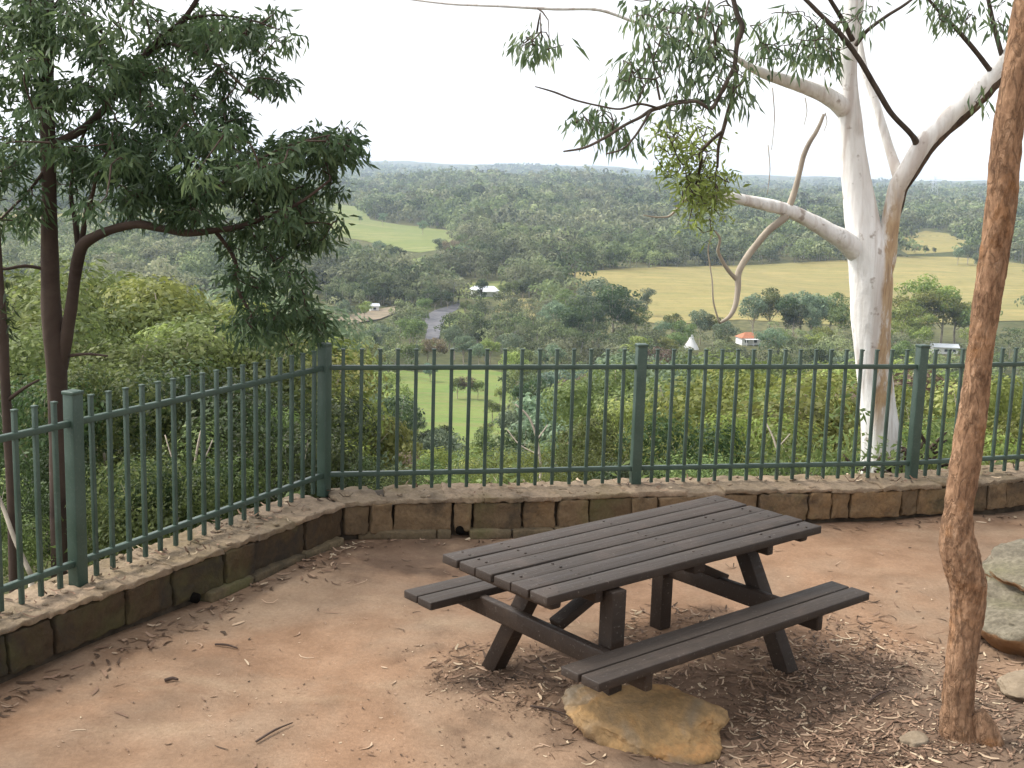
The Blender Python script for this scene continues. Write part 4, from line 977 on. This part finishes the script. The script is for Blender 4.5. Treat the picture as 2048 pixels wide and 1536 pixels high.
belt(4, 1985, 2110, 40, 60, 590, ['slope'], ['f_bright', 'f_yellow', 'f_bright'], 45, 2, 18, (.7, .9))
belt(5, 1790, 2090, 26, 34, lambda px, r: 745, ['slope'], ['f_bright', 'f_olive', 'f_yellow'], 30, 2, 12)
# left: sunny bushes beyond, shaded undergrowth near
belt(8, -40, 640, 24, 32, lambda px, r: 530 if px < 480 else 640, ['slope'], ['f_bright', 'f_olive', 'f_yellow', 'f_olive', 'f_grey'], 40, 2, 14)
belt(6, -60, 520, 19, 23, lambda px, r: 640, ['slope'], ['f_dark', 'f_olive', 'f_yellow'], 30, 2, 10)
belt(10, -80, 640, 11.5, 15, lambda px, r: 765, ['shrub'], ['f_dark', 'f_olive', 'f_dark'], 50, 1, 6)
belt(9, -60, 620, 9.6, 11, lambda px, r: 860 + max(0, 300 - px) * .3, ['shrub'], ['f_dark', 'f_dark', 'f_olive'], 50, .6, 4)

# bare pale stems in the scrub
def dead(lines, y, label):
    p0 = at(lines[0][0][0], lines[0][0][1], y); g = Vector((p0.x, p0.y, hz1(p0.x, p0.y)))
    m = MB(); m.tube([g - Vector((0, 0, .1)), p0], [.024, .02], 6, sub=1)
    for L_ in lines: px_tube(m, [(a, b, w_ * .7) for a, b, w_ in L_], y, y + .25, 6, .1, 4)
    o = m.build('dead_sapling', MAT['bark_pale']); tag(o, label, 'dead sapling')
dead([[(385, 1020, 9), (387, 950, 8), (396, 890, 7), (405, 850, 4)], [(387, 950, 6), (410, 915, 5), (425, 880, 3)], [(386, 985, 6), (350, 930, 5), (330, 870, 3)]], 9.9, 'bare pale forked stem behind the middle of the left fence')
dead([[(62, 1150, 16), (30, 1080, 14), (8, 1020, 12), (-20, 950, 9)]], 8.0, 'pale leaning stem behind the left fence at the picture edge')
dead([[(1082, 935, 9), (1074, 880, 8), (1058, 835, 7), (1030, 808, 4)], [(1074, 880, 5), (1095, 850, 3)], [(1078, 910, 5), (1040, 890, 4), (1015, 860, 3)]], 13.2, 'curved bare grey stem behind the back fence left of its second post')
dead([[(1560, 930, 8), (1548, 880, 6), (1530, 842, 4)], [(1552, 900, 5), (1580, 868, 3)]], 14.0, 'thin bare stem behind the back fence left of the white gum')
# --- trees of the valley that one can tell apart, from the photograph: px, top, foot, width factor, look
def vz(px, py):
    if py < 520: return 'on the hillside beside the lime pasture' if px < 1130 else 'on the slope above the hay field'
    if px < 660: return 'on the valley floor behind the left tree'
    if px < 900: return 'on the valley floor around the gravel track'
    if px < 1090: return 'on the valley floor around the white farmhouse'
    if px < 1330: return 'in the dense grove left of the hay field'
    if px < 1800: return 'between the hay field and the fence'
    return 'on the valley floor beyond the brown trunk'
cands = []
def vt(px, yt, yb, mt, wide=1.0, kind='valley', label=None):
    p = hit(px, yb); d = ray(px, yt); r = math.hypot(p.x, p.y); q = EYEV + d * (r / math.hypot(d.x, d.y))
    h = max(q.z - p.z, 3); hw_ = h * .36 / r * F
    if any(r < d_ and px + hw_ > x0 and px - hw_ < x1 and yt < y1 for (x0, y0, x1, y1, d_) in KEEP if x0 > 1800): return
    cands.append((p, h, mt, wide, kind, label, px, yb, True))
vt(962, 556, 612, 'f_dark', 1.0, 'conifer', 'dark pointed conifer standing against the white farmhouse')
vt(1292, 574, 632, 'f_grey', .8, 'valley', 'lone grey green tree at the left corner of the hay field')
for a_ in [(1105, 600, 690, 'f_grey'), (1135, 578, 685, 'f_olive'), (1165, 585, 690, 'f_grey'), (1200, 553, 680, 'f_grey'), (1225, 565, 690, 'f_dark'), (1250, 590, 685, 'f_grey'), (1270, 612, 690, 'f_olive'), (1185, 600, 700, 'f_dark'), (1145, 610, 705, 'f_dark'),
           (1505, 585, 680, 'f_grey'), (1535, 574, 678, 'f_olive'), (1570, 590, 685, 'f_dark'), (1600, 580, 682, 'f_grey'), (1632, 585, 680, 'f_grey'), (1660, 582, 678, 'f_olive'), (1585, 605, 690, 'f_dark'), (1620, 610, 690, 'f_grey'), (1680, 610, 690, 'f_olive'),
           (1345, 625, 690, 'f_olive'), (1365, 640, 705, 'f_olive'), (1400, 618, 690, 'f_grey'), (1425, 628, 692, 'f_olive'), (1320, 640, 700, 'f_grey'), (1450, 640, 700, 'f_grey'),
           (1650, 650, 715, 'f_bright'), (1630, 662, 722, 'f_bright'), (1545, 668, 725, 'f_yellow'), (1570, 662, 722, 'f_olive'), (1450, 672, 730, 'f_olive'), (1330, 672, 735, 'f_yellow'), (1345, 665, 730, 'f_olive'),
           (760, 480, 525, 'f_grey'), (785, 488, 528, 'f_dark'), (800, 495, 535, 'f_dark'), (735, 500, 540, 'f_grey'), (715, 510, 550, 'f_olive'), (845, 440, 470, 'f_grey'), (765, 425, 452, 'f_grey'), (720, 430, 448, 'f_grey'),
           (880, 475, 520, 'f_grey'), (905, 480, 525, 'f_brown'), (930, 490, 535, 'f_grey'), (1025, 560, 605, 'f_olive'), (1045, 562, 605, 'f_dark'), (1008, 566, 604, 'f_olive'),
           (930, 600, 635, 'f_olive'), (870, 588, 622, 'f_dark'), (895, 580, 618, 'f_dark'), (848, 595, 640, 'f_olive'), (720, 605, 640, 'f_olive'), (728, 602, 642, 'f_yellow'),
           (1850, 490, 510, 'f_dark'), (1868, 494, 510, 'f_dark'), (1830, 492, 508, 'f_brown'), (1915, 495, 530, 'f_grey'), (1935, 488, 530, 'f_grey'), (1955, 505, 545, 'f_grey'), (1978, 500, 545, 'f_grey'),
           (812, 800, 850, 'f_yellow'), (985, 800, 846, 'f_olive'), (1000, 770, 815, 'f_bright'), (835, 832, 880, 'f_grey'), (968, 846, 890, 'f_yellow'), (900, 868, 915, 'f_dark'), (740, 775, 850, 'f_teal'), (770, 790, 870, 'f_teal'), (725, 800, 875, 'f_teal'), (915, 755, 800, 'f_olive'), (935, 752, 800, 'f_brown'), (955, 760, 802, 'f_olive'), (860, 725, 765, 'f_teal')]:
    vt(*a_, wide=rnd.uniform(.85, 1.2))

for a_ in [(1800, 600, 700, 'f_bright'), (1822, 580, 695, 'f_yellow'), (1852, 548, 690, 'f_bright'), (1880, 575, 692, 'f_bright'), (1910, 590, 690, 'f_yellow'), (1935, 600, 694, 'f_bright'), (1840, 625, 704, 'f_yellow'), (1955, 610, 700, 'f_olive'), (1835, 650, 716, 'f_bright'), (1945, 655, 716, 'f_yellow'), (1790, 640, 716, 'f_bright')]: vt(*a_, wide=1.15)
# random infill: a polar jittered grid thinned by what must stay open
fp = [np.array(f) for f in FIELDS + ROADS]
def open_ground(x, y):
    for f in fp:
        if inpoly(np.array([x]), np.array([y]), f)[0]: return True
    return False
PXF = [HAY, UPF, LIME, [(850, 648), (880, 628), (886, 632), (872, 664)], [(900, 570), (950, 562), (990, 580), (940, 598)], [(815, 760), (870, 745), (1000, 755), (1005, 825), (960, 850), (860, 840)], [(700, 636), (790, 620), (785, 626), (705, 644)]]
PXD = [610, 900, 800] + [min(math.hypot(hit(*q).x, hit(*q).y) for q in P_) for P_ in PXF[3:]]; print('PXD', [round(v) for v in PXD])
def blocks(px, yt, pb, wpx, r):
    for P_, d_ in zip(PXF, PXD):
        if r < d_:
            for dx in (-.6, 0, .6):
                for dy in (0, .25, .5, .75):
                    if inpoly(np.array([px + wpx * dx]), np.array([yt + dy * (pb - yt)]), P_)[0]: return True
    for (x0, y0, x1, y1, d_) in KEEP:
        if r < d_ and px + wpx > x0 and px - wpx < x1 and yt < y1: return True
    return False
r = 85.0
while r < 560:
    stepr = 4.6 + r * .010; da = (5.8 + r * .006) / r; a_ = rad(-27)
    while a_ < rad(27):
        aa = a_ + rnd.uniform(-.4, .4) * da; rr2 = r + rnd.uniform(-.4, .4) * stepr; a_ += da
        x, y = math.sin(aa) * rr2, math.cos(aa) * rr2
        if open_ground(x, y): continue
        z = hz1(x, y); h = rnd.uniform(7.5, 13.5) if rr2 > 130 else rnd.uniform(5, 10)
        px, pb = proj((x, y, z)); _, yt = proj((x, y, z + h)); wpx = h * .36 / rr2 * F
        if px < -120 or px > 2170: continue
        if blocks(px, yt, pb, wpx, rr2): continue
        if rnd.random() < .10: continue
        mt = rnd.choices(['f_olive', 'f_grey', 'f_yellow', 'f_dark', 'f_bright', 'f_brown', 'f_teal'], [32, 30, 12, 15, 5, 5, 1])[0]
        cands.append((Vector((x, y, z)), h, mt, rnd.uniform(.85, 1.2), 'valley', None, px, pb, False))
    r += stepr
# which of them show: a coarse occlusion pass, front to back
occ = np.full((192, 256), 0, np.int16)
vis = []
for c_ in sorted(cands, key=lambda c: c[0].length):
    p, h = c_[0], c_[1]; rr2 = math.hypot(p.x, p.y)
    px, yt = proj(p + Vector((0, 0, h))); wpx = h * .36 / rr2 * F; _, yb = proj(p)
    x0, x1 = int(max(0, (px - wpx) / 8)), int(min(255, (px + wpx) / 8)); y0, y1 = int(max(0, yt / 8)), int(min(191, (yt + (yb - yt) * .75) / 8))
    if x1 < x0 or y1 < y0: vis.append((0, c_)); continue
    sub = occ[y0:y1 + 1, x0:x1 + 1]; free = (sub < 2).sum(); vis.append((free if not c_[8] else free + 60, c_)); sub += 1
vis.sort(key=lambda q: -q[0])
indiv = [c_ for v_, c_ in vis if v_ > 0][:285]; iset = set(id(c_) for c_ in indiv); rest = [c_ for v_, c_ in vis if id(c_) not in iset]
for (p, h, mt, wide, kind, label, px, pb, _) in indiv:
    z = vz(px, pb)
    plant('valley_tree', (kind, mt, 0 if kind == 'conifer' else rnd.randint(0, 1)), p, h, label or f"{LOOK[mt]} gum tree {z}", 'tree', None if label else f"{LOOK[mt]} gum trees {z}", wide)

# --- the forest that reads as one mass: the rest of the infill and the wooded hills
def small_crowns(P, Hh, Rr, nq, rng):
    """P (n,3) feet, Hh heights, Rr crown radii; nq clump faces each; also a tint per vertex"""
    n = len(P); k = np.repeat(np.arange(n), nq); N = n * nq
    lobes = 5; lc = rng.normal(size=(n, lobes, 3)) * np.array([.42, .42, .34]); li = rng.integers(0, lobes, N)
    d = rng.normal(size=(N, 3)); d[:, 2] = np.abs(d[:, 2]) * .8 + rng.normal(size=N) * .35; d /= np.linalg.norm(d, axis=1)[:, None]
    c_ = lc[k, li] + d * .52 * rng.uniform(.75, 1.05, (N, 1)) * np.array([1, 1, .85])
    R_ = Rr[k][:, None]; C = P[k] + np.stack([np.zeros(N), np.zeros(N), (Hh[k] - Rr[k] * .95)], 1) + c_ * R_
    q = R_ * (2.3 / math.sqrt(nq)) * rng.uniform(.7, 1.3, (N, 1))
    ax = np.cross(d, rng.normal(size=(N, 3))); ax /= np.linalg.norm(ax, axis=1)[:, None]
    nr = d + rng.normal(size=(N, 3)) * .45; sd_ = np.cross(ax, nr); sd_ /= np.linalg.norm(sd_, axis=1)[:, None]
    V = np.stack([C - ax * q * .6, C + sd_ * q * .45, C + ax * q * .6, C - sd_ * q * .45], 1).reshape(-1, 3)
    x_, y_ = P[:, 0], P[:, 1]; st = .5 + .28 * np.sin(x_ / 71 + np.sin(y_ / 133)) * np.cos(y_ / 97 + x_ / 210) + .22 * np.sin(x_ / 29 + y_ / 47 + 2)
    tint = np.clip(.55 * rng.beta(1.1, 1.2, n) + .45 * st, 0, 1)
    return V, np.repeat(tint[k], 4)
def stems(P, Hh, Rr):
    n = len(P); w_ = np.clip(Hh * .022, .15, .5); lean = RNG.normal(size=(n, 2)) * .5; out = []
    for dx, dy in ((1, 0), (0, 1)):
        b = P + np.array([0, 0, -.5]); t_ = P + np.stack([lean[:, 0], lean[:, 1], Hh - Rr * .8], 1); o_ = np.stack([w_ * dx, w_ * dy, w_ * 0], 1)
        out.append(np.stack([b - o_, b + o_, t_ + o_ * .5, t_ - o_ * .5], 1).reshape(-1, 3))
    V = np.concatenate(out); return V, np.full(len(V), -1.0)
rng = np.random.default_rng(77)
VV = []
if rest:
    P = np.array([tuple(c_[0]) for c_ in rest]); Hh = np.array([c_[1] for c_ in rest]); VV.append(small_crowns(P, Hh, Hh * .38, 320, rng)); VV.append(stems(P, Hh, Hh * .38))
for (r0, r1, area, nq, hgt, kr) in ((540, 900, 80, 230, (10, 19), .54), (900, 1500, 190, 120, (12, 24), .60), (1500, 3000, 420, 56, (13, 25), .68), (3000, 6000, 1500, 16, (14, 22), .95)):
    az0 = rad(27); n_ = int(az0 * (r1 * r1 - r0 * r0) / area)
    a_ = rng.uniform(-az0, az0, n_); r_ = np.sqrt(rng.uniform(r0 * r0, r1 * r1, n_)); x = np.sin(a_) * r_; y = np.cos(a_) * r_
    ok = np.ones(n_, bool)
    for f in fp: ok &= ~inpoly(x, y, f)
    z = hz(x, y); H_ = hgt[0] + (hgt[1] - hgt[0]) * rng.random(n_) ** 1.6
    # keep the sight lines to the fields and houses beyond open
    D = np.stack([x, y, z + H_ - EYE], 1); w_ = D @ np.array(FW); pxx = 1024 + F * (D @ np.array(RT)) / w_; pyy = 768 - F * (D @ np.array(UP)) / w_
    for P_, d_ in zip(PXF[:3], (640, 1100, 1000)):
        for dz in (0, 3, 7): ok &= ~((r_ < d_) & inpoly(pxx, pyy + dz * F / r_, P_))
    for (x0, y0, x1, y1, d_) in KEEP: ok &= ~((r_ < d_) & (pxx > x0 - 6) & (pxx < x1 + 6) & (pyy < y1))
    gap = np.sin(x / 60) * np.sin(y / 75 + 1) + .5 * np.sin(x / 23 + y / 31)
    ok &= ~((gap > 1.05) & (rng.random(n_) < .8))
    x, y, z, H_ = x[ok], y[ok], z[ok], H_[ok]; R_ = H_ * rng.uniform(.8, 1.2, len(H_)) * kr
    VV.append(small_crowns(np.stack([x, y, z], 1), H_, R_, nq, rng))
    if r0 < 1500: VV.append(stems(np.stack([x, y, z], 1), H_, R_))
V = np.concatenate([v for v, _ in VV]); T_ = np.concatenate([q for _, q in VV])
me = np_mesh('forest', V, np.arange(len(V)).reshape(-1, 4)); me.attributes.new('tint', 'FLOAT', 'POINT').data.foreach_set('value', T_.astype(np.float32))
o = link_mesh('forest', me, MAT['forest'])
tag(o, 'grey green eucalypt forest covering the far hillsides', 'forest', kind='stuff')

# low undergrowth hugging the outside of the walls
rng = np.random.default_rng(5); anc = []
for P_, n_ in ((LW, 90), (BW, 260)):
    L = length(P_)
    for k in range(n_):
        p, d = along(P_, rng.uniform(0, L)); nn, _ = frame(d); q = p + nn * rng.uniform(.75, 2.2)
        anc.append((q.x, q.y, hz1(q.x, q.y) + abs(rng.normal()) * .35 + .1))
V, Fq = leaf_cloud(anc, 26, .26, .10, .030, rng, .25)
o = link_mesh('undergrowth', np_mesh('undergrowth', V, Fq), MAT['f_olive']); tag(o, 'low leafy undergrowth just outside the stone walls', 'undergrowth', kind='stuff')

# ------------------------------------------------------------------ litter on the ground
rng = np.random.default_rng(9)
def ribbons(pos, L, W_, rng, curl=.5, tilt=.25):
    n_ = len(pos); a = rng.uniform(0, 2 * math.pi, n_); V = []
    c1 = rng.normal(size=n_) * curl; lift = np.abs(rng.normal(size=n_)) * tilt
    for i in range(n_):
        p = pos[i]; pts_ = []; an = a[i]; x = y = z = 0.0
        for k in range(4):
            t_ = k / 3; w2 = W_[i] * (.25 + .75 * math.sin(math.pi * (.12 + .76 * t_)))
            nx, ny = -math.sin(an), math.cos(an)
            zz = z + .003 + lift[i] * L[i] * (t_ - .5) ** 2 * 1.5
            tw = w2 * .35 * (1 if i % 2 else -1)
            pts_ += [(p[0] + x + nx * w2 / 2, p[1] + y + ny * w2 / 2, p[2] + zz + max(tw, 0)), (p[0] + x - nx * w2 / 2, p[1] + y - ny * w2 / 2, p[2] + zz + max(-tw, 0))]
            x += math.cos(an) * L[i] / 3; y += math.sin(an) * L[i] / 3; an += c1[i]
        V += pts_
    b = np.arange(n_)[:, None] * 8; q = np.array([[0, 1, 3, 2], [2, 3, 5, 4], [4, 5, 7, 6]])
    return np.array(V), (b[:, :, None] + q[None]).reshape(-1, 4)
def scatter(px_blobs):
    out = []
    for (cx_, cy_, rx_, ry_, n_) in px_blobs:
        for _ in range(n_):
            a = rng.uniform(0, 6.283); q = math.sqrt(rng.uniform(0, 1)); p = atz(cx_ + rx_ * q * math.cos(a), cy_ + ry_ * q * math.sin(a))
            out.append((p.x, p.y, float(gz(p.x, p.y)) - .012))
    return out
TA = Vector((math.cos(YAW), math.sin(YAW), 0)); TB = Vector((math.sin(YAW), -math.cos(YAW), 0)); TC = Vector((TX, TY, 0))
pos = scatter([(1500, 1330, 330, 70, 600), (1650, 1300, 180, 80, 320), (1750, 1400, 270, 130, 980), (1150, 1370, 230, 60, 280), (1000, 1330, 140, 45, 180), (1350, 1260, 160, 50, 300), (1600, 1480, 350, 70, 900), (1990, 1400, 110, 140, 600),
               (1250, 1470, 180, 70, 130), (700, 1120, 260, 50, 70), (1800, 1230, 180, 60, 60), (1060, 1190, 180, 60, 50)])
n_ = len(pos); L = .025 + .085 * rng.random(n_) ** 1.6; W_ = rng.uniform(.005, .014, n_)
V, Fq = ribbons(pos, L, W_, rng, .22, .2)
# thinner scatter everywhere else
pos = []
while len(pos) < 420:
    x, y = rng.uniform(-3.5, 6), rng.uniform(3.2, 10.5)
    if inpoly(np.array([x]), np.array([y]), terr)[0]: pos.append((x, y, float(gz(x, y)) - .012))
V2, F2 = ribbons(pos, rng.uniform(.03, .12, 420), rng.uniform(.006, .014, 420), rng)
# along the foot of the walls
pos = []
for P_, n2, lo in ((LW, 200, 2.6), (BW, 260, 0.0)):
    L_ = length(P_)
    for k in range(n2):
        p, d = along(P_, rng.uniform(lo, L_)); nn, _ = frame(d); q = p - nn * (abs(rng.normal()) * .13 + .05); pos.append((q.x, q.y, float(gz(q.x, q.y)) - .010))
V3, F3 = ribbons(pos, rng.uniform(.03, .10, len(pos)), rng.uniform(.008, .02, len(pos)), rng)
# and on top of the walls
pos = []
for P_, n2, lo in ((LW, 150, 2.6), (BW, 230, 0.0)):
    L_ = length(P_)
    for k in range(n2):
        p, d = along(P_, rng.uniform(lo, L_)); nn, _ = frame(d); q = p + nn * rng.uniform(.03, .4); pos.append((q.x, q.y, WALL_H + .012))
V4, F4 = ribbons(pos, rng.uniform(.03, .12, len(pos)), rng.uniform(.006, .02, len(pos)), rng, .6, .5)
# crumbs and grit
pos = scatter([(1500, 1340, 420, 110, 1500), (1750, 1400, 280, 130, 1300), (1100, 1360, 260, 80, 700), (900, 1250, 900, 250, 500), (700, 1450, 700, 90, 160)])
V5, F5 = ribbons(pos, rng.uniform(.006, .022, len(pos)), rng.uniform(.004, .010, len(pos)), rng, .1, .6)
VV = [V, V2, V3, V4, V5]; FF = [Fq, F2, F3, F4, F5]; o_ = 0; FO = []
for v, f in zip(VV, FF): FO.append(f + o_); o_ += len(v)
o = link_mesh('leaf_litter', np_mesh('leaf_litter', np.concatenate(VV), np.concatenate(FO)), MAT['litter'])
tag(o, 'dry curled leaves and bark strips scattered over the dirt and wall tops', 'leaf litter', kind='stuff')
# a few fallen sticks
def stick(a, b, w_, label):
    pa, pb = atz(*a), atz(*b); m = MB(); mid = (pa + pb) / 2 + Vector((0, .015, .012))
    m.tube([Vector((pa.x, pa.y, gz(pa.x, pa.y))), Vector((mid.x, mid.y, gz(mid.x, mid.y) + .004)), Vector((pb.x, pb.y, gz(pb.x, pb.y)))], [w_, w_ * .9, w_ * .5], 6, .2, 20, 3)
    o = m.build('stick', MAT['bark_left']); tag(o, label, 'stick')
stick((512, 1482), (585, 1442), .006, 'thin straight stick on the bare dirt at lower left')
stick((330, 1360), (356, 1358), .010, 'short dark stick lying below the left wall')
stick((430, 1282), (475, 1291), .007, 'dark stick on the grey patch of dirt')
stick((1060, 1420), (1140, 1440), .006, 'stick lying left of the orange boulder')
stick((1735, 1410), (1780, 1385), .008, 'dark stick in the litter left of the brown trunk')

# ------------------------------------------------------------------ air
t = NT('haze_air'); pv = t.n('ShaderNodeVolumePrincipled')
pv.inputs['Color'].default_value = (.66, .79, 1.0, 1); pv.inputs['Density'].default_value = 1.05e-4; pv.inputs['Anisotropy'].default_value = .2
t.l(pv.outputs[0], t.out.inputs['Volume'])
m = MB(); zlo, zhi = -95.0, 135.0
m.add([(-11500, -11500, zlo), (11500, -11500, zlo), (11500, 11500, zlo), (-11500, 11500, zlo), (-11500, -11500, zhi), (11500, -11500, zhi), (11500, 11500, zhi), (-11500, 11500, zhi)],
      [(3, 2, 1, 0), (4, 5, 6, 7), (0, 1, 5, 4), (1, 2, 6, 5), (2, 3, 7, 6), (3, 0, 4, 7)])
o = m.build('haze', t.m, smooth=False); tag(o, 'thin pale haze over the valley', 'haze', kind='stuff')
print('TREES', NTREE[0], 'cands', len(cands), 'rest', len(rest), 'terrain z', float(Z.min()), float(Z.max()))
